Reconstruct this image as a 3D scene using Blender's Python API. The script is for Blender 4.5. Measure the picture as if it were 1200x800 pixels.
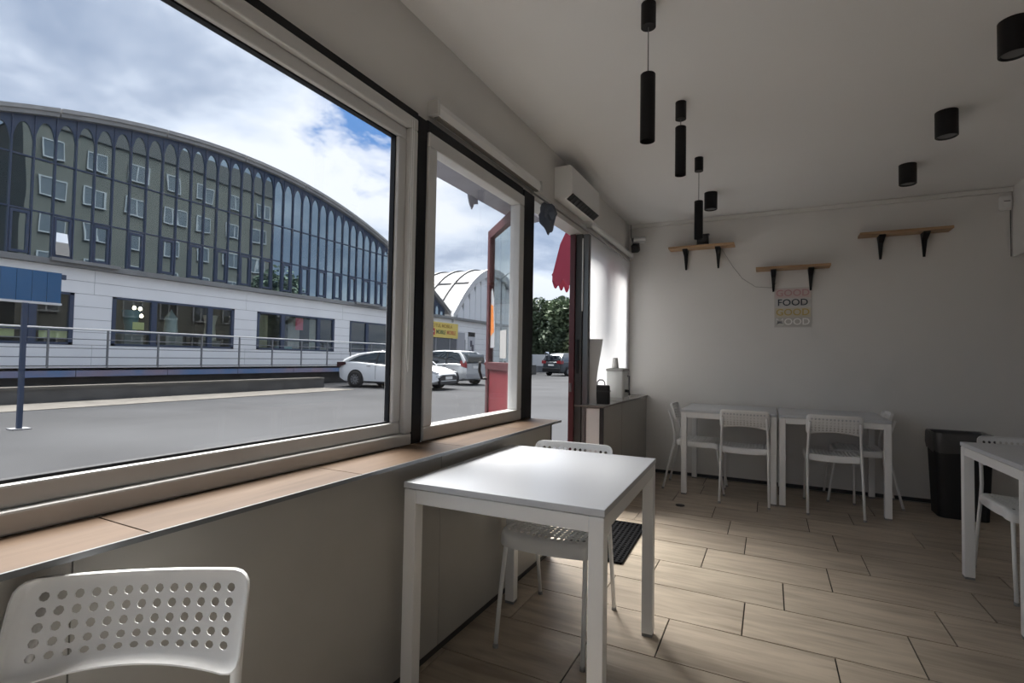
import bpy, bmesh, math, random
from mathutils import Vector, Matrix, Euler
random.seed(7)
for o in list(bpy.data.objects): bpy.data.objects.remove(o)
SC = bpy.context.scene; COL = SC.collection
R = math.radians

# ------------------------------------------------------------------ camera
cam = bpy.data.cameras.new('camera'); cam.sensor_width = 36; cam.lens = 18.0; cam.clip_start = .02; cam.clip_end = 500
camo = bpy.data.objects.new('camera', cam); COL.objects.link(camo)
yaw, pitch, roll = R(26.7), R(1.9), R(1.0)
M0 = Matrix.Rotation(yaw, 4, 'Z') @ Matrix.Rotation(math.pi/2 + pitch, 4, 'X') @ Matrix.Rotation(roll, 4, 'Z')
M0.translation = Vector((0, 0, 1.16)); camo.matrix_world = M0
SC.camera = camo
SC.view_settings.view_transform = 'Standard'; SC.view_settings.look = 'None'
SC.view_settings.gamma = 1; SC.view_settings.use_curve_mapping = False
SC.view_settings.exposure = 1.6

# ------------------------------------------------------------------ world: broken cloud, one blue gap
def build_world():
    w = bpy.data.worlds.new('sky'); SC.world = w; w.use_nodes = True
    nt = w.node_tree; nt.nodes.clear(); N = nt.nodes.new; L = nt.links.new
    tc = N('ShaderNodeTexCoord'); sep = N('ShaderNodeSeparateXYZ'); L(tc.outputs['Generated'], sep.inputs[0])
    def mth(op, a, b=None):
        n = N('ShaderNodeMath'); n.operation = op
        for i, v in enumerate((a, b)):
            if v is None: continue
            if isinstance(v, (int, float)): n.inputs[i].default_value = v
            else: L(v, n.inputs[i])
        return n.outputs[0]
    z = mth('ADD', mth('MAXIMUM', sep.outputs[2], 0.0), .22)
    cx = mth('DIVIDE', sep.outputs[0], z); cy = mth('DIVIDE', sep.outputs[1], z)
    cmb = N('ShaderNodeCombineXYZ'); L(cx, cmb.inputs[0]); L(cy, cmb.inputs[1])
    def noise(scale, detail, off, rough=.55, dist=0.0):
        mp = N('ShaderNodeMapping'); mp.inputs['Location'].default_value = off; L(cmb.outputs[0], mp.inputs[0])
        n = N('ShaderNodeTexNoise'); n.inputs['Scale'].default_value = scale; n.inputs['Detail'].default_value = detail
        n.inputs['Roughness'].default_value = rough; n.inputs['Distortion'].default_value = dist
        L(mp.outputs[0], n.inputs[0]); return n.outputs[0]
    def ramp(v, a, b, ca=(0, 0, 0, 1), cb=(1, 1, 1, 1)):
        r = N('ShaderNodeValToRGB'); r.color_ramp.elements[0].position = a; r.color_ramp.elements[1].position = b
        r.color_ramp.elements[0].color = ca; r.color_ramp.elements[1].color = cb; L(v, r.inputs[0]); return r.outputs[0]
    def mix(f, a, b):
        m = N('ShaderNodeMix'); m.data_type = 'RGBA'
        L(f, m.inputs[0])
        for i, v in ((6, a), (7, b)):
            if isinstance(v, tuple): m.inputs[i].default_value = v
            else: L(v, m.inputs[i])
        return m.outputs[2]
    big = noise(.9, 7, (12.0, 3.0, 0), .52, .3)
    fine = noise(2.4, 8, (4.0, 9.0, 1), .6, .2)
    v = mth('ADD', mth('MULTIPLY', big, .65), mth('MULTIPLY', fine, .35))
    cr = N('ShaderNodeValToRGB'); L(v, cr.inputs[0]); el = cr.color_ramp.elements
    el[0].position = .40; el[0].color = (.130, .163, .222, 1); el[1].position = .56; el[1].color = (.335, .355, .39, 1)
    e3 = el.new(.455); e3.color = (.180, .213, .270, 1); e4 = el.new(.505); e4.color = (.262, .296, .350, 1)
    cloud = cr.outputs[0]
    # the gap in the cloud cover (elevation ~25 degrees, above the right end of the arched hall)
    gap = N('ShaderNodeVectorMath'); gap.operation = 'DOT_PRODUCT'; L(tc.outputs['Generated'], gap.inputs[0])
    gap.inputs[1].default_value = GAPDIR
    gp = mth('ADD', gap.outputs['Value'], mth('MULTIPLY', mth('SUBTRACT', fine, .5), .06))
    hole = ramp(gp, .9952, .9985)
    holes2 = ramp(v, .26, .32, (1, 1, 1, 1), (0, 0, 0, 1))
    hole = mth('MAXIMUM', hole, mth('MULTIPLY', holes2, .6))
    col = mix(hole, cloud, (.05, .115, .25, 1))
    # haze to the horizon
    hz = ramp(sep.outputs[2], .0, .22, (.6, .6, .6, 1), (0, 0, 0, 1))
    col = mix(hz, col, (.172, .205, .262, 1))
    below = ramp(sep.outputs[2], -.03, -.005, (1, 1, 1, 1), (0, 0, 0, 1))
    col = mix(below, col, (.10, .10, .10, 1))
    bg = N('ShaderNodeBackground'); L(col, bg.inputs[0]); bg.inputs[1].default_value = 1.0
    out = N('ShaderNodeOutputWorld'); L(bg.outputs[0], out.inputs[0])
GAPDIR = (M0.to_3x3() @ Vector(((448 - 600) / 600, (400 - 112) / 600, -1))).normalized()
build_world()
sl = bpy.data.lights.new('sun', 'SUN'); sl.energy = 7.2; sl.angle = R(48); sl.color = (1, .97, .93)
so = bpy.data.objects.new('sun', sl); COL.objects.link(so); so.location = (-20, 20, 40)
so.rotation_euler = Vector((.40, -.26, -.88)).to_track_quat('-Z', 'Y').to_euler()

# ------------------------------------------------------------------ materials
MATS = {}
def mat(name, col, rough=.5, metal=0.0, spec=.5, var=0.0, vscale=8.0, bump=0.0, bscale=60.0, col2=None, emit=0.0, rnd=0.0, stretch=(1, 1, 1)):
    if name in MATS: return MATS[name]
    m = bpy.data.materials.new(name); m.use_nodes = True; nt = m.node_tree; N = nt.nodes.new; L = nt.links.new
    b = nt.nodes['Principled BSDF']; b.inputs['Base Color'].default_value = (*col, 1); b.inputs['Roughness'].default_value = rough
    b.inputs['Metallic'].default_value = metal; b.inputs['Specular IOR Level'].default_value = spec
    if var or bump or rnd:
        tc = N('ShaderNodeTexCoord'); mp = N('ShaderNodeMapping'); mp.inputs['Scale'].default_value = stretch; L(tc.outputs['Object'], mp.inputs[0])
    src = None
    if var:
        n = N('ShaderNodeTexNoise'); n.inputs['Scale'].default_value = vscale; n.inputs['Detail'].default_value = 5; L(mp.outputs[0], n.inputs[0])
        r = N('ShaderNodeValToRGB'); c2 = col2 or tuple(c * (1 - var) for c in col)
        r.color_ramp.elements[0].position = .35; r.color_ramp.elements[1].position = .65
        r.color_ramp.elements[0].color = (*c2, 1); r.color_ramp.elements[1].color = (*col, 1)
        L(n.outputs[0], r.inputs[0]); src = r.outputs[0]; L(src, b.inputs['Base Color'])
    if rnd:
        oi = N('ShaderNodeObjectInfo'); mr = N('ShaderNodeMapRange'); L(oi.outputs['Random'], mr.inputs[0])
        mr.inputs[3].default_value = 1 - rnd; mr.inputs[4].default_value = 1 + rnd * .3
        hs = N('ShaderNodeHueSaturation'); hs.inputs['Color'].default_value = (*col, 1)
        if src: L(src, hs.inputs['Color'])
        L(mr.outputs[0], hs.inputs['Value']); L(hs.outputs[0], b.inputs['Base Color'])
    if bump:
        n = N('ShaderNodeTexNoise'); n.inputs['Scale'].default_value = bscale; n.inputs['Detail'].default_value = 4; L(mp.outputs[0], n.inputs[0])
        bp = N('ShaderNodeBump'); bp.inputs['Strength'].default_value = bump; bp.inputs['Distance'].default_value = .01; L(n.outputs[0], bp.inputs['Height']); L(bp.outputs[0], b.inputs['Normal'])
    if emit:
        b.inputs['Emission Color'].default_value = (*col, 1); b.inputs['Emission Strength'].default_value = emit
    MATS[name] = m; return m

def wood_tile(name, light, dark, rough, rot=False, spec=.45):
    m = bpy.data.materials.new(name); m.use_nodes = True; nt = m.node_tree; N = nt.nodes.new; L = nt.links.new
    b = nt.nodes['Principled BSDF']; b.inputs['Roughness'].default_value = rough; b.inputs['Specular IOR Level'].default_value = spec
    tc = N('ShaderNodeTexCoord'); oi = N('ShaderNodeObjectInfo')
    sc = N('ShaderNodeVectorMath'); sc.operation = 'SCALE'; sc.inputs[3].default_value = 37.0
    cb = N('ShaderNodeCombineXYZ'); L(oi.outputs['Random'], cb.inputs[0]); L(oi.outputs['Random'], cb.inputs[1]); L(cb.outputs[0], sc.inputs[0])
    ad = N('ShaderNodeVectorMath'); ad.operation = 'ADD'; L(tc.outputs['Object'], ad.inputs[0]); L(sc.outputs[0], ad.inputs[1])
    mp = N('ShaderNodeMapping'); mp.inputs['Scale'].default_value = (14, 1.4, 1) if rot else (1.4, 14, 1); L(ad.outputs[0], mp.inputs[0])
    n1 = N('ShaderNodeTexNoise'); n1.inputs['Scale'].default_value = 1.6; n1.inputs['Detail'].default_value = 6; n1.inputs['Distortion'].default_value = 1.2; L(mp.outputs[0], n1.inputs[0])
    mp2 = N('ShaderNodeMapping'); mp2.inputs['Scale'].default_value = (9, 2, 1) if rot else (2, 9, 1); L(ad.outputs[0], mp2.inputs[0])
    n2 = N('ShaderNodeTexNoise'); n2.inputs['Scale'].default_value = 1.3; n2.inputs['Detail'].default_value = 3; L(mp2.outputs[0], n2.inputs[0])
    mx = N('ShaderNodeMath'); mx.operation = 'ADD'; L(n1.outputs[0], mx.inputs[0]); L(n2.outputs[0], mx.inputs[1])
    hf = N('ShaderNodeMath'); hf.operation = 'MULTIPLY'; hf.inputs[1].default_value = .5; L(mx.outputs[0], hf.inputs[0])
    r = N('ShaderNodeValToRGB'); r.color_ramp.elements[0].position = .32; r.color_ramp.elements[1].position = .6
    r.color_ramp.elements[0].color = (*dark, 1); r.color_ramp.elements[1].color = (*light, 1); L(hf.outputs[0], r.inputs[0])
    mr = N('ShaderNodeMapRange'); L(oi.outputs['Random'], mr.inputs[0]); mr.inputs[3].default_value = .88; mr.inputs[4].default_value = 1.06
    hs = N('ShaderNodeHueSaturation'); L(r.outputs[0], hs.inputs['Color']); L(mr.outputs[0], hs.inputs['Value']); L(hs.outputs[0], b.inputs['Base Color'])
    bp = N('ShaderNodeBump'); bp.inputs['Strength'].default_value = .12; bp.inputs['Distance'].default_value = .004; L(n1.outputs[0], bp.inputs['Height']); L(bp.outputs[0], b.inputs['Normal'])
    MATS[name] = m; return m

def pane_mat(name, tint=(1, 1, 1), refl=.04, edge=.5):
    m = bpy.data.materials.new(name); m.use_nodes = True; nt = m.node_tree; nt.nodes.clear(); N = nt.nodes.new; L = nt.links.new
    t = N('ShaderNodeBsdfTransparent'); t.inputs[0].default_value = (*tint, 1)
    g = N('ShaderNodeBsdfGlossy'); g.inputs[0].default_value = (1, 1, 1, 1); g.inputs[1].default_value = .01
    lw = N('ShaderNodeLayerWeight'); lw.inputs[0].default_value = .5
    p = N('ShaderNodeMath'); p.operation = 'POWER'; p.inputs[1].default_value = 4; L(lw.outputs['Facing'], p.inputs[0])
    q = N('ShaderNodeMath'); q.operation = 'MULTIPLY_ADD'; q.inputs[1].default_value = edge; q.inputs[2].default_value = refl; L(p.outputs[0], q.inputs[0])
    mx = N('ShaderNodeMixShader'); L(q.outputs[0], mx.inputs[0]); L(t.outputs[0], mx.inputs[1]); L(g.outputs[0], mx.inputs[2])
    o = N('ShaderNodeOutputMaterial'); L(mx.outputs[0], o.inputs[0]); MATS[name] = m; return m

def mirror_mat(name, gloss, fac, diff, wav=0.0):
    m = bpy.data.materials.new(name); m.use_nodes = True; nt = m.node_tree; nt.nodes.clear(); N = nt.nodes.new; L = nt.links.new
    d = N('ShaderNodeBsdfDiffuse'); d.inputs[0].default_value = (*diff, 1)
    g = N('ShaderNodeBsdfGlossy'); g.inputs[0].default_value = (*gloss, 1); g.inputs[1].default_value = .015
    mx = N('ShaderNodeMixShader'); mx.inputs[0].default_value = fac; L(d.outputs[0], mx.inputs[1]); L(g.outputs[0], mx.inputs[2])
    o = N('ShaderNodeOutputMaterial'); L(mx.outputs[0], o.inputs[0])
    if wav:
        tc = N('ShaderNodeTexCoord'); oi = N('ShaderNodeObjectInfo'); n = N('ShaderNodeTexNoise'); n.noise_dimensions = '4D'; n.inputs['Scale'].default_value = .9; n.inputs['Detail'].default_value = 1
        L(tc.outputs['Object'], n.inputs['Vector']); ml = N('ShaderNodeMath'); ml.operation = 'MULTIPLY'; ml.inputs[1].default_value = 50; L(oi.outputs['Random'], ml.inputs[0]); L(ml.outputs[0], n.inputs['W'])
        bp = N('ShaderNodeBump'); bp.inputs['Strength'].default_value = wav; bp.inputs['Distance'].default_value = .02; L(n.outputs[0], bp.inputs['Height']); L(bp.outputs[0], g.inputs['Normal'])
    MATS[name] = m; return m

def cloth_mat(name, col, trans):
    m = bpy.data.materials.new(name); m.use_nodes = True; nt = m.node_tree; nt.nodes.clear(); N = nt.nodes.new; L = nt.links.new
    d = N('ShaderNodeBsdfDiffuse'); d.inputs[0].default_value = (*col, 1); t = N('ShaderNodeBsdfTranslucent'); t.inputs[0].default_value = (*col, 1)
    mx = N('ShaderNodeMixShader'); mx.inputs[0].default_value = trans; L(d.outputs[0], mx.inputs[1]); L(t.outputs[0], mx.inputs[2])
    o = N('ShaderNodeOutputMaterial'); L(mx.outputs[0], o.inputs[0]); MATS[name] = m; return m

wall_m = mat('wall_paint', (.765, .75, .725), .8, var=.05, vscale=1.2, bump=.08, bscale=180)
ceil_m = mat('ceiling_paint', (.84, .835, .825), .85, var=.03, vscale=.8, bump=.05, bscale=160)
panel_m = mat('wall_panel_laminate', (.46, .45, .42), .5, var=.12, vscale=2.2)
white_metal = mat('white_powder_coat', (.86, .86, .85), .38, bump=.03, bscale=300)
white_top = mat('white_melamine', (.60, .62, .65), .32, spec=.35, bump=.02, bscale=400)
white_plastic = mat('white_plastic', (.84, .84, .83), .5, bump=.02, bscale=350)
pvc = mat('window_pvc', (.62, .615, .60), .35, var=.06, vscale=3)
black_metal = mat('black_metal', (.006, .006, .007), .5, spec=.3)
black_frame = mat('black_frame', (.006, .007, .010), .5, spec=.25)
black_plastic = mat('black_plastic', (.015, .015, .017), .5)
rubber = mat('black_rubber', (.006, .006, .007), .85, spec=.1, bump=.2, bscale=120)
grout = mat('grout', (.035, .03, .025), .9, var=.2, vscale=20)
tile_m = wood_tile('wood_look_tile', (.53, .45, .355), (.32, .265, .205), .42)
sill_m = wood_tile('sill_tile', (.125, .082, .052), (.080, .050, .030), .5, rot=True, spec=.18)
shelf_wood = wood_tile('shelf_wood', (.50, .33, .19), (.36, .22, .12), .55)
glass_m = pane_mat('window_glass')
door_red = mat('door_red_paint', (.24, .035, .045), .45, var=.15, vscale=6)
door_dark = mat('door_dark_red', (.10, .028, .032), .45, var=.2, vscale=5)
grey_alu = mat('grey_aluminium', (.20, .21, .22), .4, metal=.5)
dark_grey = mat('dark_grey', (.05, .05, .05), .6)

# ------------------------------------------------------------------ mesh builder
class MB:
    def __init__(s): s.v = []; s.f = []
    def add(s, vs, fs, mtx=None):
        b = len(s.v); s.v += [tuple(mtx @ Vector(p)) if mtx else tuple(p) for p in vs]; s.f += [tuple(i + b for i in q) for q in fs]; return s
    def box(s, x0, x1, y0, y1, z0, z1, mtx=None):
        vs = [(x, y, z) for z in (z0, z1) for y in (y0, y1) for x in (x0, x1)]
        return s.add(vs, [(0, 2, 3, 1), (4, 5, 7, 6), (0, 1, 5, 4), (2, 6, 7, 3), (0, 4, 6, 2), (1, 3, 7, 5)], mtx)
    def prism(s, poly, a, b, axis='x', mtx=None):
        n = len(poly)
        def pt(u, v, w): return {'x': (w, u, v), 'y': (u, w, v), 'z': (u, v, w)}[axis]
        vs = [pt(u, v, a) for u, v in poly] + [pt(u, v, b) for u, v in poly]
        return s.add(vs, [tuple(range(n))[::-1], tuple(range(n, 2 * n))] + [(i, (i + 1) % n, n + (i + 1) % n, n + i) for i in range(n)], mtx)
    def tube(s, path, r, seg=8, caps=True, rs=None):
        P = [Vector(p) for p in path]; n = len(P); vs = []; up = None
        for i, p in enumerate(P):
            t = (P[min(i + 1, n - 1)] - P[max(i - 1, 0)]).normalized()
            if up is None: up = Vector((0, 0, 1)) if abs(t.z) < .9 else Vector((1, 0, 0))
            a = t.cross(up)
            if a.length < 1e-6: a = t.cross(Vector((0, 1, 0)))
            a.normalize(); b = a.cross(t).normalized(); up = b
            rr = rs[i] if rs else r
            for k in range(seg):
                th = 2 * math.pi * k / seg; vs.append(p + a * math.cos(th) * rr + b * math.sin(th) * rr)
        fs = [(i * seg + k, i * seg + (k + 1) % seg, (i + 1) * seg + (k + 1) % seg, (i + 1) * seg + k) for i in range(n - 1) for k in range(seg)]
        if caps: fs += [tuple(range(seg))[::-1], tuple(range((n - 1) * seg, n * seg))]
        return s.add(vs, fs)
    def lathe(s, prof, seg=20, mtx=None, cap=True):
        n = len(prof); vs = [(r * math.cos(2 * math.pi * k / seg), r * math.sin(2 * math.pi * k / seg), z) for r, z in prof for k in range(seg)]
        fs = [(i * seg + k, i * seg + (k + 1) % seg, (i + 1) * seg + (k + 1) % seg, (i + 1) * seg + k) for i in range(n - 1) for k in range(seg)]
        if cap: fs += [tuple(range(seg))[::-1], tuple(range((n - 1) * seg, n * seg))]
        return s.add(vs, fs, mtx)
    def loft(s, secs, caps=True, closed=True):
        n = len(secs[0]); vs = [p for q in secs for p in q]; m = n if closed else n - 1
        fs = [(i * n + k, i * n + (k + 1) % n, (i + 1) * n + (k + 1) % n, (i + 1) * n + k) for i in range(len(secs) - 1) for k in range(m)]
        if caps: fs += [tuple(range(n))[::-1], tuple(range((len(secs) - 1) * n, len(secs) * n))]
        return s.add(vs, fs)
    def mesh(s, name, m, smooth=False, fix=True):
        me = bpy.data.meshes.new(name); me.from_pydata([tuple(p) for p in s.v], [], s.f)
        if fix:
            bm = bmesh.new(); bm.from_mesh(me); bmesh.ops.recalc_face_normals(bm, faces=bm.faces); bm.to_mesh(me); bm.free()
        if m: me.materials.append(m)
        if smooth:
            for p in me.polygons: p.use_smooth = True
        me.update(); return me
    def build(s, name, m, parent=None, smooth=False, bevel=0, fix=True):
        return ob(name, s.mesh(name, m, smooth, fix), parent, bevel, smooth)
def ob(name, me, parent=None, bevel=0, smooth=False):
    o = bpy.data.objects.new(name, me); COL.objects.link(o)
    if parent: o.parent = parent
    if bevel:
        b = o.modifiers.new('bevel', 'BEVEL'); b.width = bevel; b.segments = 2; b.limit_method = 'ANGLE'; b.angle_limit = R(40)
    elif smooth and me:
        sharp(me, 38)
    return o
def sharp(me, ang):
    bm = bmesh.new(); bm.from_mesh(me)
    for e in bm.edges:
        if len(e.link_faces) == 2 and e.calc_face_angle(0) > R(ang): e.smooth = False
    bm.to_mesh(me); bm.free()
def thing(name, label, cat, loc=(0, 0, 0), rz=0, group=None):
    o = bpy.data.objects.new(name, None); COL.objects.link(o); o.location = loc; o.rotation_euler = (0, 0, rz); o.empty_display_size = .1
    return tag(o, label, cat, group)
def tag(o, label, cat, group=None):
    o['label'] = label; o['category'] = cat
    if group: o['group'] = group
    return o
def struct(o, label=None):
    o['kind'] = 'structure'
    if label: o['label'] = label
    return o
def sempty(name, label=None, loc=(0, 0, 0), rz=0):
    o = bpy.data.objects.new(name, None); COL.objects.link(o); o.location = loc; o.rotation_euler = (0, 0, rz)
    return struct(o, label)
def dup(o, parent=None):
    c = o.copy(); COL.objects.link(c)
    if parent: c.parent = parent
    for ch in list(o.children): dup(ch, c)
    return c
def box(name, m, d, parent=None, bevel=0): return MB().box(*d).build(name, m, parent, bevel=bevel)
def text_mesh(body, size, m, name, depth=.002, bold=0.0):
    cu = bpy.data.curves.new('lettering', 'FONT'); cu.body = body; cu.size = size; cu.extrude = depth; cu.offset = bold; cu.align_x = 'CENTER'; cu.align_y = 'CENTER'; cu.resolution_u = 3
    o = bpy.data.objects.new('lettering', cu); COL.objects.link(o)
    dg = bpy.context.evaluated_depsgraph_get(); me = bpy.data.meshes.new_from_object(o.evaluated_get(dg))
    bpy.data.objects.remove(o); bpy.data.curves.remove(cu); me.name = name; me.materials.clear(); me.materials.append(m); return me

XI, XO, YB, ZC = -1.365, -1.46, 5.52, 2.63     # inner / outer face of the window wall, back wall, ceiling
KN = -1.16                                     # room face of the boxed knee wall
G = -.08                                       # asphalt level
XR, YF = 3.2, -3.0

# ------------------------------------------------------------------ room shell
floor = struct(box('floor', grout, (XO, XR + .15, YF - .15, YB + .15, -.12, -.006)), 'wood look tile floor with dark joints')
PX, PY = .635, .3395
tm = MB().box(-PX / 2 + .003, PX / 2 - .003, -PY / 2 + .003, PY / 2 - .003, -.006, 0).mesh('tile', tile_m)
offs = {0: .233, 1: .530, 2: .064, 3: .29, 4: .50, 5: .383, 6: .25, 7: .55, -1: .60, -2: .12, -3: .42}
r0 = 2.428
for k in range(-16, 10):
    y1 = r0 + k * PY; off = offs.get(k, random.random() * PX)      # row k lies on the near side of the line y1
    yc = y1 - PY / 2
    if yc - PY / 2 > YB or yc + PY / 2 < YF: continue
    x = off - 4 * PX
    while x < XR + PX:
        xc = x + PX / 2
        a, b = max(xc - PX / 2, KN - .04), min(xc + PX / 2, XR); c, d = max(yc - PY / 2, YF), min(yc + PY / 2, YB)
        if b - a > .02 and d - c > .02:
            t = ob('tile', tm, floor); t.location = ((a + b) / 2, (c + d) / 2, 0); t.scale = ((b - a) / PX, (d - c) / PY, 1)
        x += PX
box('threshold_tile', tile_m, (XO - .02, KN - .045, 2.93, 3.9, -.006, 0), floor)
ceiling = struct(box('ceiling', ceil_m, (XO, XR + .15, YF - .15, YB + .15, ZC, ZC + .22)), 'plain off-white ceiling')
struct(box('wall_back', wall_m, (XO, XR + .15, YB, YB + .15, -.1, ZC)), 'off-white painted end wall')
struct(box('wall_right', wall_m, (XR, XR + .15, YF, YB, -.1, ZC)), 'off-white painted side wall')
# wall behind the camera; its wide window is added to let in fill light
w = MB().box(XO, XR + .15, YF - .15, YF, -.1, .8).box(XO, XR + .15, YF - .15, YF, 2.3, ZC).box(XO, XO + .7, YF - .15, YF, .8, 2.3).box(1.5, XR + .15, YF - .15, YF, .8, 2.3)
struct(w.build('wall_front', wall_m), 'off-white wall with an added fill-light window')
# window wall: knee wall core, header, end strip
w = MB().box(XO, KN - .012, YF, 2.84, -.1, .770).box(XO, XI, YF, YB, 2.199, ZC).box(XO, XI, YF, -2.75, .775, 2.19).box(XO, XI, 5.47, YB, .8, 2.19).box(XO, XO + .015, 3.99, YB, -.1, .8)
wl = struct(w.build('wall_left', wall_m), 'window wall with boxed knee wall and plain header')
ys = [-3.0, -1.35, -.13, 1.09 - .6, 1.703, 2.84]
ys = [-3.0, -1.9, -.7, .5, 1.703, 2.84]
for a, b in zip(ys[:-1], ys[1:]): box('wall_panel', panel_m, (KN - .012, KN, a + .0015, b - .0015, .035, .775), wl)
box('plinth', dark_grey, (KN - .02, KN - .010, YF, 2.84, 0, .035), wl)
box('end_trim', black_frame, (KN - .006, KN + .003, 2.84, 2.849, 0, .775), wl)
# sill of wood-look tiles
sill = struct(box('window_sill', grout, (XI - .01, KN + .01, YF, 2.86, .776, .784)), 'wood look tiled sill under the windows')
tms = {}
yy = [-3.0, -2.45, -1.84, -1.225, -.61, 0, .61, 1.215, 1.81, 2.42, 2.88]
for a, b in zip(yy[:-1], yy[1:]):
    o = box('tile', sill_m, (-.1115, .1115, -(b - a) / 2 + .002, (b - a) / 2 - .002, 0, .012), sill); o.location = (-1.227 + 0, (a + b) / 2, .784)
box('edge_trim', grey_alu, (-1.115 , -1.110, YF, 2.885, .785, .797), sill)
bx = box('bulkhead', wall_m, (1.77, XR, 2.2, YB, 2.055, ZC)); struct(bx, 'boxed-in white bulkhead under the ceiling')
bx.name = 'trim_4'
struct(box('trim_1', mat('duct_white', (.74, .73, .70), .5), (XI, 1.77, YB - .03, YB, ZC - .042, ZC - .004)), 'white cable duct along the end wall')
struct(box('baseboard_back', dark_grey, (KN, XR, YB - .012, YB, 0, .03)), 'dark joint at the foot of the end wall')

# ------------------------------------------------------------------ windows
def window(name, label, y0, y1, z0, z1, fw, fm, x=(-1.40, -1.325), sash=.0, pane_x=-1.37):
    e = sempty(name, label)
    xa, xb = x
    f = MB()
    f.box(xa, xb, y0, y1, z0, z0 + fw).box(xa, xb, y0, y1, z1 - fw * 1.05, z1).box(xa, xb, y0, y0 + fw, z0 + fw, z1 - fw * 1.05).box(xa, xb, y1 - fw, y1, z0 + fw, z1 - fw * 1.05)
    f.build('frame', fm, e, bevel=.006)
    if sash:
        a, b, c, d = y0 + fw, y1 - fw, z0 + fw, z1 - fw * 1.05; xs = (xa + .005, xb - .022)
        s = MB()
        s.box(*xs, a, b, c, c + sash).box(*xs, a, b, d - sash, d).box(*xs, a, a + sash, c + sash, d - sash).box(*xs, b - sash, b, c + sash, d - sash)
        s.build('glazing_bead', fm, e, bevel=.006)
        g = MB(); q = .007; a, b, c, d = a + sash, b - sash, c + sash, d - sash
        g.box(pane_x - .01, pane_x + .012, a, b, c, c + q).box(pane_x - .01, pane_x + .012, a, b, d - q, d).box(pane_x - .01, pane_x + .012, a, a + q, c, d).box(pane_x - .01, pane_x + .012, b - q, b, c, d)
        g.build('gasket', black_frame, e)
        p = (a, b, c, d)
    else: p = (y0 + fw, y1 - fw, z0 + fw, z1 - fw)
    box('pane', glass_m, (pane_x - .003, pane_x + .003, p[0] + .002, p[1] - .002, p[2] + .002, p[3] - .002), e)
    return e
window('window_1', 'large fixed window with white frame beside the tiled sill', -1.25, 1.722, .797, 2.16, .048, pvc, sash=.048, pane_x=-1.375)
window('window_4', 'large fixed window with white frame further along the sill', -2.72, -1.32, .797, 2.16, .07, pvc, sash=.035, pane_x=-1.375)
window('window_2', 'narrower window with white frame between two black posts', 1.802, 2.775, .797, 2.145, .062, pvc, x=(-1.39, -1.325), pane_x=-1.365)
window('window_3', 'window behind the lowered roller blind', 4.0, 5.47, .802, 2.19, .06, pvc, x=(-1.45, -1.40), pane_x=-1.425)
e = sempty('fill_window', 'added unseen window giving fill light from behind the dining room')  # unseen window, put in so daylight fills the room from behind
f = MB().box(XO + .7, 1.5, YF - .1, YF - .03, .8, .87).box(XO + .7, 1.5, YF - .1, YF - .03, 2.23, 2.3)
for xx in (XO + .7, .3, 1.43): f.box(xx, xx + .07, YF - .1, YF - .03, .87, 2.23)
f.build('frame', pvc, e); box('pane', glass_m, (XO + .72, 1.48, YF - .068, YF - .062, .85, 2.25), e)
tr = MB().box(-1.41, -1.335, 1.735, 1.800, .784, 2.19).box(-1.41, -1.336, -2.75, 1.735, 2.155, 2.198).box(-1.41, -1.336, 1.80, 2.778, 2.14, 2.198).box(-1.39, -1.33, 2.778, 2.93, .784, 2.19)
struct(tr.build('trim_2', black_frame, bevel=.004), 'black posts and head strip around the windows')
tr = MB().box(XO, -1.345, 2.93, 3.99, 2.175, 2.21)
struct(tr.build('trim_3', pvc), 'white head strip over the open doorway')

# door frame (far jamb) and the leaf standing open outside
e = sempty('door_2', 'dark red and grey metal jamb of the open doorway')
box('outer_profile', door_dark, (-1.448, -1.402, 3.90, 3.985, 0, 2.175), e, .004)
box('jamb_profile', dark_grey, (-1.401, -1.345, 3.915, 3.985, 0, 2.175), e, .004)
box('inner_profile', grey_alu, (-1.344, -1.298, 3.93, 3.985, 0, 2.175), e, .004)
box('lock_plate', black_metal, (-1.385, -1.368, 3.905, 3.916, 1.05, 1.32), e)
box('strike_plate', grey_alu, (-1.44, -1.42, 3.892, 3.902, .9, .97), e)
MB().tube([(-1.345, 3.92, 2.14), (-1.343, 3.915, 1.9), (-1.345, 3.92, 1.55)], .006).build('wire_strip', white_plastic, e, True)
dl = sempty('door_1', 'dark red half-glazed entrance door standing open outside', (-1.43, 2.955, 0), R(133.4))
# local +x runs from hinge to free edge, local y = thickness
W, T, Hd = .82, .022, 2.17
MB().box(0, .07, -T, T, 0, Hd).box(W - .07, W, -T, T, 0, Hd).box(.07, W - .07, -T, T, Hd - .07, Hd).box(.07, W - .07, -T, T, 0, .1).box(.07, W - .07, -T, T, 1.07, 1.13).box(.07, W - .07, -T, T, .62, .68).build('frame', door_dark, dl, bevel=.004)
box('lower_panel', door_red, (.07, W - .07, -.010, .010, .1, .62), dl); box('middle_panel', door_red, (.07, W - .07, -.010, .010, .68, 1.07), dl)
box('pane', pane_mat('door_glass', (.90, .94, .93), .06, .5), (.07, W - .07, -.003, .003, 1.13, Hd - .07), dl)
for sgn in (-1, 1):
    h = MB().tube([(W - .04, sgn * .022, 1.0), (W - .04, sgn * .06, 1.0), (W - .06, sgn * .085, 1.06), (W - .14, sgn * .10, 1.13)], .011).build('pull_handle', black_metal, dl, True)
st = MB().prism([(W - .20, 1.24), (W - .075, 1.24), (W - .075, 1.68), (W - .11, 1.70), (W - .17, 1.60), (W - .20, 1.40)], .0035, .006, 'y').build('sticker', mat('sticker_white', (.45, .46, .48), .5), dl)
MB().prism([(W - .185, 1.36), (W - .08, 1.33), (W - .08, 1.58), (W - .15, 1.56)], .0055, .007, 'y').build('sticker_print', mat('sticker_orange', (.75, .24, .05), .5), st)
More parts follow.
